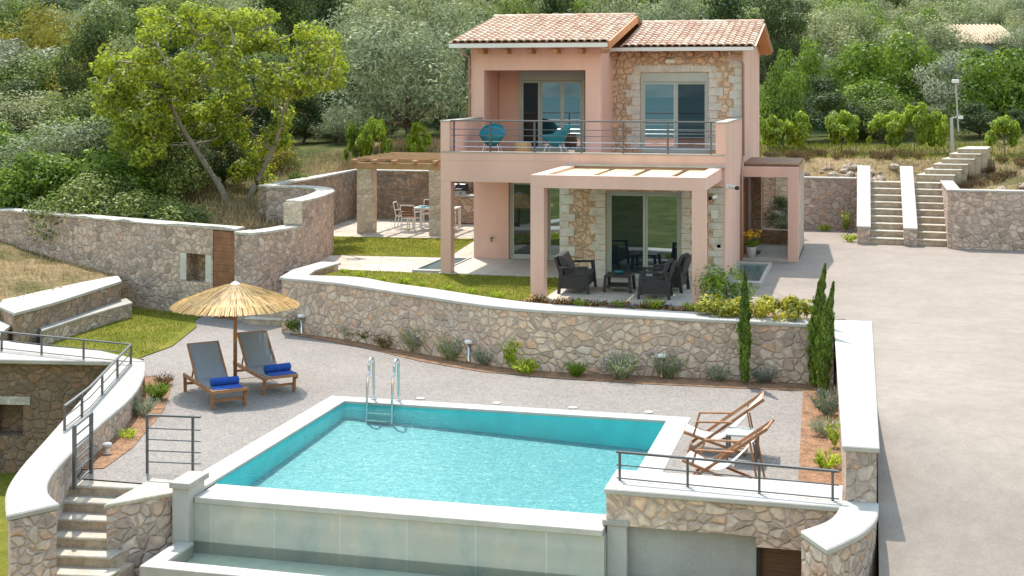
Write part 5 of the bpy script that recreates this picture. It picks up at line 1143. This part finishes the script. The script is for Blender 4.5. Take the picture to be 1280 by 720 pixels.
# big fig tree on the left with open, visible limbs
def fig_tree():
    x, y = pd(288, 45.5); z = hz(x, y); sc = 45.5/FPX
    def off(px, py, dd=0):
        d = 45.5+dd; a = pd(px, d); return Vector((a[0]-x, a[1]-y, CZ-(py-HOR)/FPX*d-z))
    t = thing('fig_tree', 'large spreading light green tree with bare leaning limbs above the stone wall', 'tree', (x, y, z))
    rg = np.random.default_rng(5); limbs = MB(); ends = []
    def limb(pts, r0, r1): limbs.tube(smooth_line(pts, 20), r0, 8, r1)
    base = off(289, 290)
    limb([base, off(280, 245), off(262, 215), off(240, 180), off(222, 150), off(205, 112)], .15, .05)
    limb([off(300, 282, .6), off(318, 232, .5), off(340, 190, .3), off(350, 160)], .12, .06)
    mains = [off(205, 112), off(222, 150), off(240, 180), off(350, 160), off(340, 190, .3), off(262, 215)]
    cents = []
    outline = [(112, 98), (128, 60), (165, 42), (190, 12), (240, 6), (300, 14), (345, 10), (385, 30), (425, 50), (440, 80), (425, 105), (398, 128), (372, 122), (352, 150), (362, 182), (338, 196), (322, 178), (300, 190), (262, 172), (240, 200), (205, 206), (172, 200), (150, 178), (158, 148), (128, 128)]
    pts_ = in_poly(outline, 200, 0, 5)+in_poly([(118, 100), (150, 92), (215, 130), (225, 175), (205, 208), (165, 204), (150, 180), (150, 150), (124, 130)], 60, 0, 9)+in_poly([(296, 196), (330, 188), (338, 225), (312, 242), (290, 228)], 9, 0, 6)
    twigs = []
    for q, (px, py, _) in enumerate(pts_):
        dd = rg.uniform(-2.4, 2.4) if py < 125 or px < 205 else rg.uniform(.2, 2.6); c = off(px, py, dd); rr = rg.uniform(.24, .50); cents.append((*c, rr))
        m0 = min(mains+twigs[-70:], key=lambda p: (p-c).length+.35*max(0, p.z-c.z)); mid = m0.lerp(c, .5)+Vector(rg.uniform(-.18, .18, 3)); limbs.tube(smooth_line([m0, mid, c], 8), .04, 5, .014); twigs += [mid, c]
        for s_ in range(5):
            e = c+Vector(rg.normal(0, 1, 3)).normalized()*rr*1.0; limbs.tube([c, c.lerp(e, .5)+Vector(rg.uniform(-.06, .06, 3)), e], .011, 4, .004)
    L(limbs, 'trunk', 'pale_bark', t, smooth=True)
    o = bpy.data.objects.new('crown', mesh_quads('crown', cloud(cents, 38000, .13, .7, rg, .15), 'leaf_fig')); COL.objects.link(o); o.parent = t
    return t
fig_tree()
# olives and dark trees behind
for px, d, yt, w, lab in ((512, 57, 18, 178, 'big grey-green olive tree left of the villa roof'), (470, 66, -25, 150, 'olive tree behind the big one, left of the villa'), (575, 66, -5, 130, 'olive tree showing above the left roof corner'), (545, 74, -30, 140, 'olive tree farthest back beside the villa ridge')):
    tp_('olive_tree', lab, 'tree', 'olive', px, d, yt, w)
for px, d, yt, w, k, nm, lab in (
    (418, 72, -30, 90, 'dark', 'evergreen_tree', 'very dark evergreen tree between the fig tree and the olives'),
    (350, 78, -30, 110, 'dark', 'evergreen_tree', 'dark evergreen tree above the right half of the fig tree'),
    (110, 62, 20, 80, 'dark', 'evergreen_tree', 'dark evergreen tree in a gap left of the fig tree'),
    (965, 80, -20, 110, 'pine', 'pine_tree', 'tall brownish pine tree behind the right gable of the villa'),
    (905, 84, -25, 90, 'dark', 'evergreen_tree', 'dark evergreen tree behind the right ridge of the roof'),
    (840, 82, -20, 100, 'olive', 'olive_tree', 'olive tree directly behind the right roof ridge'),
    (770, 86, -28, 110, 'olive', 'olive_tree', 'olive tree behind the joint between the two roofs'),
    (690, 88, -28, 110, 'dark', 'evergreen_tree', 'dark evergreen tree behind the left roof ridge'),
    (625, 80, -20, 90, 'macchia', 'oak_tree', 'bushy green tree behind the left end of the roof'),
    (20, 70, 45, 130, 'silver', 'silver_tree', 'silvery grey bushy tree at the left edge of the picture'),
    (45, 58, 110, 120, 'olive', 'olive_tree', 'round grey-green olive at the far left'),
    (75, 52, 150, 70, 'dark', 'evergreen_shrub', 'dark green upright shrub below the grey-green olive at left'),
    (1004, 66, 45, 60, 'green', 'young_tree', 'light green young tree behind the right gable'),
    (979, 55, 72, 54, 'green', 'citrus_tree', 'bright citrus tree touching the right wall of the villa'),
    (1118, 66, 38, 118, 'green', 'carob_tree', 'large round bright green tree in the right background'),
    (1072, 70, 50, 70, 'green', 'flowering_tree', 'loose green tree left of the large round tree'),
    (1190, 62, 60, 84, 'silver', 'oleander', 'silvery leaved tree behind the lamp pole'),
    (1215, 92, 61, 90, 'green', 'garden_tree', 'green tree hiding the lower part of the grey farmhouse'),
    (1250, 60, 58, 104, 'green', 'laurel_tree', 'dense green tree at the right edge below the far roof'),
    (1225, 56.5, 128, 90, 'dark', 'juniper_shrub', 'dark juniper shrub right of the lamp pole'),
    (1275, 57, 135, 50, 'dark', 'juniper_shrub', 'dark juniper shrub cut by the right edge'),
    (1030, 74, 62, 90, 'cane', 'cane_thicket', 'pale cane thicket in the right background'),
    (1090, 60, 95, 80, 'green', 'bay_shrub', 'green shrub at the foot of the large round tree')):
    tp_(nm, lab, 'tree', k, px, d, yt, w)
for i, (px, d, yt, w, k) in enumerate(((20, 45, 205, 110, 'macchia'), (70, 47, 195, 110, 'macchia'), (125, 46, 200, 110, 'macchia'), (180, 47, 205, 100, 'macchia'), (30, 52, 165, 100, 'macchia'), (110, 53, 175, 110, 'yellow'), (170, 54, 180, 90, 'dark'), (215, 56, 175, 90, 'macchia'),
        (60, 66, 75, 90, 'macchia'), (130, 66, 60, 110, 'yellow'), (95, 74, 15, 110, 'yellow'), (40, 80, 0, 110, 'yellow'), (150, 80, -5, 120, 'macchia'), (215, 82, -15, 120, 'macchia'), (280, 84, -20, 110, 'olive'), (10, 88, -15, 110, 'macchia'), (330, 60, 120, 80, 'dark'), (280, 58, 130, 90, 'dark'), (380, 62, 110, 90, 'dark'), (250, 60, 90, 110, 'dark'), (420, 63, 95, 90, 'dark'), (200, 62, 110, 90, 'dark'),
        (352, 53, 185, 50, 'macchia'), (425, 60, 130, 60, 'olive'), (372, 47.5, 212, 34, 'green'), (480, 62, 130, 60, 'dark'), (560, 62, 120, 70, 'dark'), (400, 84, -20, 100, 'dark'), (15, 60, 95, 90, 'dark'), (150, 58, 130, 80, 'dark'))):
    tp_('wild_shrub', wild(k, d), 'shrub', k, px, d, yt, w, 'wild shrubs on the left slope')
rs = random.Random(41)
for d0, n_, k_ in ((41.5, 13, ('macchia', 'macchia', 'green', 'dark')), (44, 12, ('macchia', 'olive', 'dark', 'green')), (48, 12, ('macchia', 'olive', 'green', 'dark')), (53, 12, ('macchia', 'dark', 'green', 'yellow')), (59, 12, ('macchia', 'olive', 'dark', 'macchia')), (67, 13, ('macchia', 'dark', 'yellow', 'macchia')), (77, 13, ('macchia', 'yellow', 'olive', 'dark'))):
    for i in range(n_):
        px = -40+i*470/n_+rs.uniform(-16, 16); d = d0+rs.uniform(-1.2, 1.6); x, y = pd(px, d)
        if inside_dist(np.array([x]), np.array([y]))[0] < 1.1: continue
        if px > 330 and d < 60: continue
        if 218 < px < 345 and d < 48.5: continue
        r = rs.uniform(.9, 1.7)*(1+(d-40)/60); kk = rs.choice(k_); tree('wild_shrub', wild(kk, d), 'shrub', kk, x, y, r, r*rs.uniform(1.15, 1.9), None, 'wild shrubs on the left slope')
FB = ('leafy bright green fig bush nearest the villa in the upper row', 'leafy bright green fig bush second in the upper row', 'low bright green fig bush in the middle of the upper row', 'leafy bright green fig bush above the left stair parapet', 'leafy bright green fig bush tallest in the row, above the stairs', 'leafy bright green fig bush left of the lamp pole base', 'leafy bright green fig bush at the far right beyond the steps')
for (px, d, yt, w), lab in zip(((962, 52.6, 142, 42), (1002, 53, 138, 40), (1052, 53.3, 136, 50), (1106, 53, 138, 48), (1143, 52.6, 126, 40), (1169, 52.3, 138, 38), (1256, 51.0, 143, 44)), FB):
    tp_('fig_bush', lab, 'bush', 'lime', px, d, yt, w, 'fig bushes along the upper terrace')
for px, d, yt, w, lab in ((985, 58, 118, 80, 'dark hedge clump behind the first fig bushes'), (1040, 58, 112, 90, 'dark hedge clump behind the middle fig bushes'), (1095, 58, 118, 80, 'dark hedge clump below the large round tree'), (1150, 59, 125, 70, 'dark hedge clump below the silvery tree'), (1020, 63, 92, 90, 'bushy hedge clump under the cane thicket')):
    tp_('hedge_clump', lab, 'hedge', 'dark' if px != 1095 else 'macchia', px, d, yt, w, 'hedge behind the upper terrace')
# olive groves up the far hill, and the scrub that covers it
gi = 0
for j in range(520):
    d = rnd.uniform(92, 200); px = rnd.uniform(-100, 1380) if j % 2 else rnd.uniform(940, 1330); x, y = pd(px, d)
    if gi >= 230: break
    k = rnd.choice(['olive', 'olive', 'macchia', 'dark', 'green']) if px < 1000 else rnd.choice(['olive', 'olive', 'olive', 'green'])
    if 1000 < px < 1070 and d > 125 or 1160 < px < 1270 and d < 108: continue
    tree('hillside_tree', '%s tree on the wooded hillside %s' % (KLAB[k], 'to the right of the villa' if px > 940 else 'behind and left of the villa'), 'tree', k, x, y, rnd.uniform(2.0, 3.2), rnd.uniform(3.4, 5.5), None, 'trees on the wooded hillside'); gi += 1
def far_scrub():
    rg = np.random.default_rng(77); V = []
    for j in range(2600):
        d = rg.uniform(150, 420); px = rg.uniform(-150, 1430); x, y = pd(px, d); z = hz(x, y); r = rg.uniform(1.2, 3.2)
        V.append(cloud([(x, y, z+r*.35, r), (x+r*.5, y, z+r*.3, r*.7)], 46, .9, .7, rg, 0, .75))
    o = bpy.data.objects.new('hillside_scrub', mesh_quads('hillside_scrub', np.concatenate(V), 'leaf_macchia')); COL.objects.link(o); o['kind'] = 'stuff'
    o['label'] = 'low green scrub covering the far hillside'; o['category'] = 'scrub'
far_scrub()
# cypresses
def cypress(px, py, ytop, wpx, label, lean=0):
    x, y = at(px, py, DZ); d = (CZ-DZ)*FPX/(py-HOR); h = (py-ytop)/FPX*d; r = wpx/2/FPX*d; rg = np.random.default_rng(int(px))
    t = thing('cypress', label, 'cypress', (x, y, DZ)); n = 9000; u = rg.random(n); a = rg.uniform(0, 2*pi, n)
    rad = r*np.minimum(1, .55+1.2*u)*np.where(u > .45, (1-((u-.45)/.55)**1.3)*.96+.04, 1)*(.35+.65*rg.random(n)**.5)*(1+.25*np.sin(a*3+u*22)+.18*np.sin(u*55+a*2))*rg.uniform(.8, 1.28, n)
    P_ = np.stack([rad*np.cos(a)+lean*u*u, rad*np.sin(a), .08+u*h*.985], 1)
    Nn = np.stack([np.cos(a), np.sin(a), 0*a+.2], 1); nn = nrm(Nn+rg.normal(0, .5, (n, 3))); tt = nrm(np.stack([np.cos(a)*.25, np.sin(a)*.25, 0*a+1], 1)+rg.normal(0, .18, (n, 3))); b = np.cross(nn, tt)
    l = rg.uniform(.05, .11, (n, 1)); w = l*.22; V = np.stack([P_-tt*l*.5, P_+b*w, P_+tt*l*.5, P_-b*w], 1).reshape(-1, 3)
    o = bpy.data.objects.new('crown', mesh_quads('crown', V, 'leaf_cypress')); COL.objects.link(o); o.parent = t
    L(MB().tube([(0, 0, -.05), (lean*.2, 0, h*.5)], .03, 7, .012), 'trunk', 'bark', t)
cypress(931, 481, 341, 13, 'single slim young cypress in front of the long garden wall'); cypress(1018, 484, 333, 17, 'taller of two cypresses in the corner of the long wall', .22); cypress(1029, 502, 356, 16, 'shorter cypress in front in the wall corner', .2)
# low plants
PK = {}
def plant_mesh(key, mats, fn):
    Vs = fn(); me = mesh_quads(key, np.concatenate(Vs), mats[0])
    for mt in mats[1:]: me.materials.append(M[mt])
    idx = np.concatenate([np.full(len(V)//4, i, np.int32) for i, V in enumerate(Vs)]); me.polygons.foreach_set('material_index', idx); PK[key] = [me]
rgp = np.random.default_rng(99)
def tuft(n, h, r, leaf, asp, spread=.5):
    a = rgp.uniform(0, 2*pi, n); u = rgp.random(n)**.6; ln = h*(.5+.5*rgp.random(n))
    base = np.stack([np.cos(a)*r*.35*rgp.random(n), np.sin(a)*r*.35*rgp.random(n), 0*a], 1); dirv = nrm(np.stack([np.cos(a)*spread*u, np.sin(a)*spread*u, 0*a+.8], 1))
    P_ = base+dirv*(ln*rgp.random(n)**.55)[:, None]; nn = nrm(rgp.normal(0, 1, (n, 3))); tt = nrm(dirv+rgp.normal(0, .35, (n, 3))); b = np.cross(nn, tt); l = leaf*rgp.uniform(.6, 1.4, (n, 1)); w = l*asp
    return np.stack([P_-tt*l*.5, P_+b*w*.5, P_+tt*l*.5, P_-b*w*.5], 1).reshape(-1, 3), dirv*ln[:, None]+base
def fl(tips, k, size, z=0):
    i = rgp.choice(len(tips), k); P_ = np.repeat(tips[i], 5, 0)+rgp.normal(0, size*.6, (k*5, 3)); return leaves(P_, np.tile([0, 0, 1.], (k*5, 1)), size, .7, rgp)
def mk(n, h, r, leaf, asp, spread, kf, fs):
    V, tips = tuft(n, h, r, leaf, asp, spread); return [V]+([fl(tips*1.08, kf, fs)] if kf else [])
plant_mesh('lavender', ('leaf_lavender', 'petal_violet'), lambda: mk(1000, .5, .3, .10, .16, .8, 16, .03))
plant_mesh('santolina', ('leaf_silver',), lambda: mk(1300, .42, .35, .07, .25, 1.0, 0, 0))
plant_mesh('rosemary', ('leaf_green',), lambda: mk(1000, .45, .27, .09, .28, .7, 0, 0))
plant_mesh('pink_geranium', ('leaf_green', 'petal_pink'), lambda: mk(420, .38, .3, .08, .6, .9, 34, .05))
plant_mesh('climber', ('leaf_lime',), lambda: mk(240, .75, .10, .09, .5, .3, 0, 0))
plant_mesh('low_flower', ('leaf_green', 'petal_violet'), lambda: mk(130, .16, .2, .05, .6, 1.0, 18, .04))
plant_mesh('low_orange', ('brown_leaf', 'petal_orange'), lambda: mk(130, .16, .2, .05, .6, 1.0, 18, .04))
plant_mesh('low_pink', ('leaf_macchia', 'petal_pink'), lambda: mk(130, .14, .2, .05, .6, 1.0, 18, .04))
plant_mesh('sprout', ('leaf_lime',), lambda: mk(200, .27, .25, .08, .45, 1.1, 0, 0))
plant_mesh('dry', ('brown_leaf',), lambda: mk(600, .38, .3, .07, .3, 1.0, 0, 0))
def plant(key, name, label, x, y, z, s, hs=None, group=None, cat='plant'):
    t = thing(name, label, cat, (x, y, z), rnd.uniform(0, 6), group)
    for i, me in enumerate(PK[key]):
        o = bpy.data.objects.new('foliage' if i == 0 else 'flowers', me); COL.objects.link(o); o.parent = t; o.scale = (s, s, hs or s)
    return t
BED = ((372, 416, 'rosemary', 'rosemary_plant', 1.2, 'grey-green bush at the foot of the wall beside the side steps'), (414, 418, 'rosemary', 'young_shrub', .9, 'yellowish green young shrub, second plant from the left in the wall bed'), (424, 414, 'pink_geranium', 'pink_flower', .9, 'pink flowering plant against the wall near the left end of the bed'),
 (442, 424, 'santolina', 'santolina', .95, 'whitish santolina bush near the left end of the wall bed'), (462, 428, 'pink_geranium', 'pink_flower', .95, 'faded pink flowering plant between santolina and a dry bush'), (482, 435, 'dry', 'dry_shrub', 1.0, 'brownish dry shrub in the wall bed left of the lamp'), (502, 432, 'climber', 'young_climber', .6, 'bright green young climber on the wall behind the grey-green bush'), (521, 440, 'lavender', 'lavender', 1.25, 'largest grey-green lavender bush in the wall bed'),
 (563, 450, 'lavender', 'lavender', 1.1, 'lavender with tall violet spikes left of the bollard light'), (606, 456, 'santolina', 'santolina', .95, 'pale santolina just right of the bollard light'), (638, 462, 'climber', 'young_climber', 1.05, 'tall yellow-green climber on the middle of the wall'), (656, 467, 'sprout', 'low_plant', 1.3, 'low fresh green plant spreading at the bed edge'),
 (720, 471, 'rosemary', 'rosemary_plant', .8, 'small dull green shrub in the middle of the wall bed'), (776, 474, 'lavender', 'lavender', 1.15, 'spiky blue-green lavender right of the middle of the bed'), (835, 473, 'lavender', 'lavender', 1.05, 'yellowish flowering lavender beside the slim light'), (897, 476, 'santolina', 'santolina', .75, 'small whitish plant left of the slim cypress'), (955, 478, 'santolina', 'silver_shrub', .85, 'silvery shrub right of the slim cypress'),
 (1035, 520, 'lavender', 'lavender', 1.0, 'lavender with violet flowers in front of the corner cypresses'), (1030, 545, 'santolina', 'silver_shrub', .8, 'silvery plant in the right bed along the driveway wall'), (1042, 560, 'climber', 'young_climber', .7, 'thin climber on the driveway wall'), (1036, 585, 'sprout', 'low_plant', 1.1, 'low green plant at the front of the right bed'),
 (196, 500, 'rosemary', 'rosemary_plant', .9, 'green bush in the small bed beside the curved parapet'), (176, 520, 'santolina', 'santolina', .9, 'whitish santolina in the small bed beside the curved parapet'), (205, 482, 'dry', 'dry_shrub', .7, 'dry plant at the far end of the small left bed'), (160, 548, 'sprout', 'low_plant', .7, 'yellowish sprout in the small left bed'), (197, 383, 'climber', 'young_climber', .8, 'dark young climber on the boundary wall beside the lawn'))
for px, py, k, nm, s, lab in BED:
    x, y = at(px, py, DZ); plant(k, nm, lab, x, y, DZ, s*1.08, s*(.95 if k in ('climber', 'rosemary') else 1.15))
for px, py, k, s, lab, nm in ((1222, 306, 'climber', .95, 'young green climber on the right driveway wall', 'young_climber'), (1062, 302, 'sprout', 1.2, 'yellowish plant left of the stair parapet', 'low_plant'), (1058, 290, 'climber', 1.0, 'white flowering climber left of the stair parapet', 'young_climber'), (1030, 289, 'sprout', 1.1, 'low green plant at the foot of the back wall', 'low_plant'), (1268, 312, 'dry', .6, 'small pale dry plant at the right driveway wall', 'dry_shrub')):
    x, y = at(px, py, 0); plant(k, nm, lab, x, y, 0, s)
# bushes right of the terrace, behind the long wall
def bush(px, py, z, rx, h, mat, n, leaf, asp, name, label):
    x, y = at(px, py, z); rg = np.random.default_rng(int(px*7)); c = crown_clumps(rg, 18, rx, h*.42, h*.5, h*.3)
    t = thing(name, label, 'bush', (x, y, z)); o = bpy.data.objects.new('foliage', mesh_quads('foliage', cloud(c, n, leaf, asp, rg), mat)); COL.objects.link(o); o.parent = t
    L(MB().tube([(0, 0, -.05), (0, 0, h*.5)], .03, 6, .015), 'stem', 'bark', t)
bush(908, 386, 0, .50, .95, 'leaf_green', 1500, .10, .35, 'palm_bush', 'dark green bush rising beside the right pergola post')
bush(893, 396, 0, .36, .5, 'leaf_variegated', 800, .11, .4, 'variegated_shrub', 'yellow variegated shrub left of the slim cypress on the wall'); bush(920, 397, 0, .34, .45, 'leaf_variegated', 700, .11, .4, 'variegated_shrub', 'yellow variegated shrub just behind the slim cypress'); bush(968, 399, 0, .42, .5, 'leaf_variegated', 800, .12, .4, 'variegated_shrub', 'variegated shrub midway between the cypresses'); bush(995, 400, 0, .36, .46, 'leaf_variegated', 700, .12, .4, 'variegated_shrub', 'variegated shrub beside the taller corner cypress')
i = 0
LF = ('low_flower', 'low_orange', 'low_pink', 'sprout', 'low_orange')
for px in range(655, 880, 9):
    py = 377+(px-655)*.052+rnd.uniform(-2, 3); x, y = at(px, py, 0); k = LF[i % 5] if px > 700 else LF[(i % 2)*3+1 if i % 2 else 1]; i += 1
    plant(k, 'bedding_flower', {'low_flower': 'violet bedding flower', 'low_orange': 'orange bedding flower', 'low_pink': 'pink bedding flower', 'sprout': 'green bedding plant'}[k]+' in the strip between terrace and wall coping', x, y, LZ, rnd.uniform(.7, 1.2), None, 'bedding flowers along the terrace', 'flower')
for px, py in ((430, 340), (450, 345), (478, 350), (505, 353), (528, 356), (560, 361), (590, 366), (622, 371)):
    x, y = at(px, py, 0); plant('sprout', 'low_plant', 'low yellowish plant on the lawn edge along the wall coping', x, y, LZ, rnd.uniform(.5, .8), None, 'low plants along the wall coping')
# flower pot in the porch
fp = thing('flower_pot', 'pale pot with yellow flowers at the porch corner', 'potted plant', (-3.12, 39.75, .06)); L(MB().lathe([(.11, 0), (.15, .28), (.16, .30), (.14, .30), (0, .26)], 18), 'pot', 'pot_white', fp, smooth=True)
V, tips = tuft(160, .34, .3, .12, .5, 1.0)
pp = np.repeat(rgp.normal(0, 1, (30, 3))*np.array([.13, .13, .06]), 9, 0)+rgp.normal(0, .022, (270, 3))+np.array([0, 0, .66]); Vf = leaves(pp, np.tile([0, 0, 1.], (270, 1)), .06, .8, rgp)
me = mesh_quads('foliage', np.concatenate([V+np.array([0, 0, .27]), Vf]), 'leaf_green'); me.materials.append(M['petal_yellow']); me.polygons.foreach_set('material_index', np.r_[np.zeros(len(V)//4, np.int32), np.ones(len(Vf)//4, np.int32)])
o = bpy.data.objects.new('foliage', me); COL.objects.link(o); o.parent = fp
xb, yb_ = -2.6, 45.6
tree('flowering_shrub', 'dark shrub with reddish leaves seen through the porch screen', 'shrub', 'dark', xb, yb_, .6, 1.5, 0)
# grass and straw as ground cover
def blades(name, pts, mat, h, w, label, seed, lean=.5):
    rg = np.random.default_rng(seed); P_ = np.array(pts); n = len(P_); a = rg.uniform(0, 2*pi, n); hh = h*rg.uniform(.5, 1.4, n)
    d = np.stack([np.cos(a), np.sin(a), 0*a], 1); up_ = np.stack([np.cos(a+1.5)*lean*rg.random(n), np.sin(a+1.5)*lean*rg.random(n), 0*a+1], 1)*hh[:, None]
    V = np.stack([P_-d*w, P_+d*w, P_+up_*.6+d*w*.6, P_+up_], 1).reshape(-1, 3); o = bpy.data.objects.new(name, mesh_quads(name, V, mat)); COL.objects.link(o); o['kind'] = 'stuff'; o['label'] = label; o['category'] = 'grass'
blades('lawn_grass', in_poly([(-13.9, 33.1), (-11.8, 32.3), (-10.2, 31.5), (-8.6, 30.7), (-7.5, 30.2), (-7.4, 34.84), (-10.95, 34.84), (-13.7, 34.95)], 9000, LZ, 1), 'grass_blade', .045, .006, 'short sunlit lawn grass in front of the villa', 1)
blades('lawn_grass', in_poly([(-15.7, 38.0), (-11.75, 38.25), (-12.2, 42.6), (-17.0, 42.4), (-16.4, 40.4)], 9000, LZ, 2), 'grass_blade', .045, .006, 'short lawn grass beside the upper path', 2)
blades('lawn_grass', in_poly([(-19.3, 28.6), (-16.2, 28.2), (-15.9, 28.6), (-16.7, 31.6), (-17, 32.6), (-17.6, 33.6), (-19.2, 34.2)], 7000, DZ+.02, 3), 'grass_blade', .045, .006, 'short lawn grass in front of the stone bench', 3)
def bank(n, xr, sr, seed):
    rg = np.random.default_rng(seed); X = rg.uniform(*xr, n*6); Y = rg.uniform(34, 62, n*6); s = inside_dist(X, Y); k = (s > sr[0]) & (s < sr[1]); X, Y = X[k][:n], Y[k][:n]; return np.stack([X, Y, hill(X, Y)], 1)
blades('dry_grass', bank(6000, (-5, 26), (.5, 3.0), 4), 'straw', .17, .012, 'dry straw grass on the cut bank above the driveway wall', 4, .9)
blades('dry_grass', bank(20000, (-20, -8), (.6, 9), 5), 'straw', .22, .012, 'dry straw grass on the slope behind the dining corner', 5, .9)
blades('dry_grass', bank(12000, (-34, -15), (.4, 5), 6), 'straw', .22, .012, 'dry straw grass above the boundary wall', 6, .9)
blades('green_grass', bank(20000, (-5, 26), (3.0, 9), 7), 'grass_blade', .16, .012, 'green grass strip under the fig bushes', 7, .8)
def slope_pts(n):
    rg = np.random.default_rng(8); u = rg.random(n); w = rg.random(n); return np.stack([-20.05-9*u, 27+w*(7.5+.37*9*u), -.36+.66*u*1.5+.12*np.sin(7*u+3*w)*u], 1)
blades('dry_grass', slope_pts(3500), 'straw', .14, .01, 'dry straw grass on the slope left of the stone bench', 9, .9)
# rocks in the cut bank
for i in range(34):
    x, y = pd(rnd.uniform(1205, 1300), 47.2+rnd.uniform(-1.6, 1.4)); g_ = 'stuff'
    if inside_dist(np.array([x]), np.array([y]))[0] < .6: continue
    plant('dry', 'dry_shrub', 'brown dry tuft on the right cut bank beyond the garden steps', x, y, hz(x, y), rnd.uniform(.5, 1.1), None, 'dry tufts on the right bank')
for i in range(40):
    x, y = pd(rnd.uniform(948, 1148), 50.2+rnd.uniform(-.6, 1.6))
    plant('dry', 'dry_shrub', 'brown dry tuft on the cut bank left of the garden steps', x, y, hz(x, y), rnd.uniform(.5, 1.1), None, 'dry tufts on the left bank')
for i in range(64):
    x = rnd.uniform(-3, 1.2) if i < 40 else rnd.uniform(3.2, 7); yb0 = 49.2 if i < 40 else 44.9; y = yb0+rnd.uniform(.0, 1.5); r = rnd.uniform(.07, .22); mb = MB()
    rr = random.Random(i); prof = [(0, -.8), (.6, -.6), (1, -.1), (.85, .4), (.45, .75), (0, .85)]
    mb.lathe(prof, 9); mb.v = [(vx*r*rr.uniform(.75, 1.2), vy*r*rr.uniform(.75, 1.2), vz*r*rr.uniform(.7, 1.1)) for vx, vy, vz in mb.v]
    o = mb.build('rock', 'rock'); o.location = (x, y, hz(x, y)+r*.2); tag(o, 'pale rock exposed in the cut bank '+('left of the garden steps' if i < 40 else 'right of the garden steps'), 'rock', 'rocks in the cut bank')
# lamp pole, wire posts, far houses
x, y = pd(1191, 51.2); z = hz(x, y); lpole = thing('lamp_pole', 'thin grey pole with floodlights behind the upper steps', 'lamp pole', (x, y, z))
L(MB().tube([(0, 0, -.1), (-.05, 0, 1.42)], .06, 8), 'lower_post', 'pillar_grey', lpole); L(MB().tube([(.22, .3, .9), (.12, .3, 2.75)], .03, 8), 'pole', 'pillar_grey', lpole); L(MB().beam((-.05, 0, 1.40), (.2, .3, 1.46), .04, .04), 'bracket', 'steel', lpole)
L(MB().box(-.02, .24, .2, .36, 2.72, 2.86), 'floodlight', 'white_metal', lpole, bevel=.02); L(MB().box(.2, .38, .2, .34, 1.38, 1.5), 'junction_box', 'white_metal', lpole)
for px, d, lab in ((446, 54, 'thin wooden vine post on the dry slope left of the pergola roof'), (580, 57, 'dark wooden post close to the left corner of the villa')):
    x, y = pd(px, d); z = hz(x, y); tag(MB().tube([(x, y, z-.2), (x+.03, y, z+1.35)], .035, 7).build('vine_post', 'bark'), lab, 'post')
for px, d, w in ((468, 53.5, 44), (445, 54, 30), (520, 55, 34)):
    tp_('vine', {44: 'green vine trained beside the thin post', 30: 'small green vine left of the thin post', 34: 'green vine at the foot of the big olive'}[w], 'vine', 'lime', px, d, 145 if w == 44 else 152, w)
def far_house(px, d, yr, ye, wpx, label, wallm, gable):
    x, y = pd(px, d); ze = CZ-(ye-HOR)/FPX*d; zr = CZ-(yr-HOR)/FPX*d; w = wpx/FPX*d; D = 7; z0 = min(hz(x, y), ze-2.5)-.5
    t = thing('farm_house', label, 'house', (x, y, z0), YAW+.05); h = ze-z0
    L(MB().box(-w/2+.3, w/2-.3, -D/2+.3, D/2-.3, 0, h), 'wall', wallm, t)
    rf = thing('x', 'x', 'x'); bpy.data.objects.remove(rf)
    r_ = MB(); r_.add([(-w/2, -D/2, h), (w/2, -D/2, h), (w/2, 0, h+zr-ze+.6), (-w/2, 0, h+zr-ze+.6), (w/2, D/2, h), (-w/2, D/2, h)], [(0, 1, 2, 3), (3, 2, 4, 5)]); 
    for k in range(int(w/.3)):
        xx = -w/2+.15+k*.3; r_.tube([(xx, -D/2, h+.03), (xx, 0, h+zr-ze+.63)], .09, 6)
    L(r_, 'roof', 'far_tile', t); g = MB(); g.add([(w/2-.31, -D/2+.3, h), (w/2-.31, D/2-.3, h), (w/2-.31, 0, h+zr-ze+.5)], [(0, 1, 2)]); g.add([(-w/2+.31, -D/2+.3, h), (-w/2+.31, D/2-.3, h), (-w/2+.31, 0, h+zr-ze+.5)], [(0, 2, 1)]); L(g, 'gable', wallm, t)
    for xx in (-w*.2, w*.2): L(MB().box(xx-.4, xx+.4, -D/2+.26, -D/2+.32, h-1.6, h-.5), 'window', 'dark_room', t)
plain('far_tile', (.62, .47, .33), .85, var=.2, scale=3)
far_house(1215, 100, 42, 56, 74, 'grey farmhouse with pale tiled roof among trees at upper right', 'far_grey', True)
far_house(1032, 190, 26, 34, 26, 'small white house with tiled roof high on the wooded hill', 'far_white', True)
nt_ = MB()
for k in range(5):
    px = 990+k*17; x, y = pd(px, 60); z = hz(x, y)+.3; nt_.tube([(x, y, z), (x+.2, y+.3, z+.55), (x+.5, y, z+.25)], .22, 7, .1)
tag(nt_.build('garden_netting', 'net_green'), 'green plastic netting bunched behind the dark hedge', 'netting')
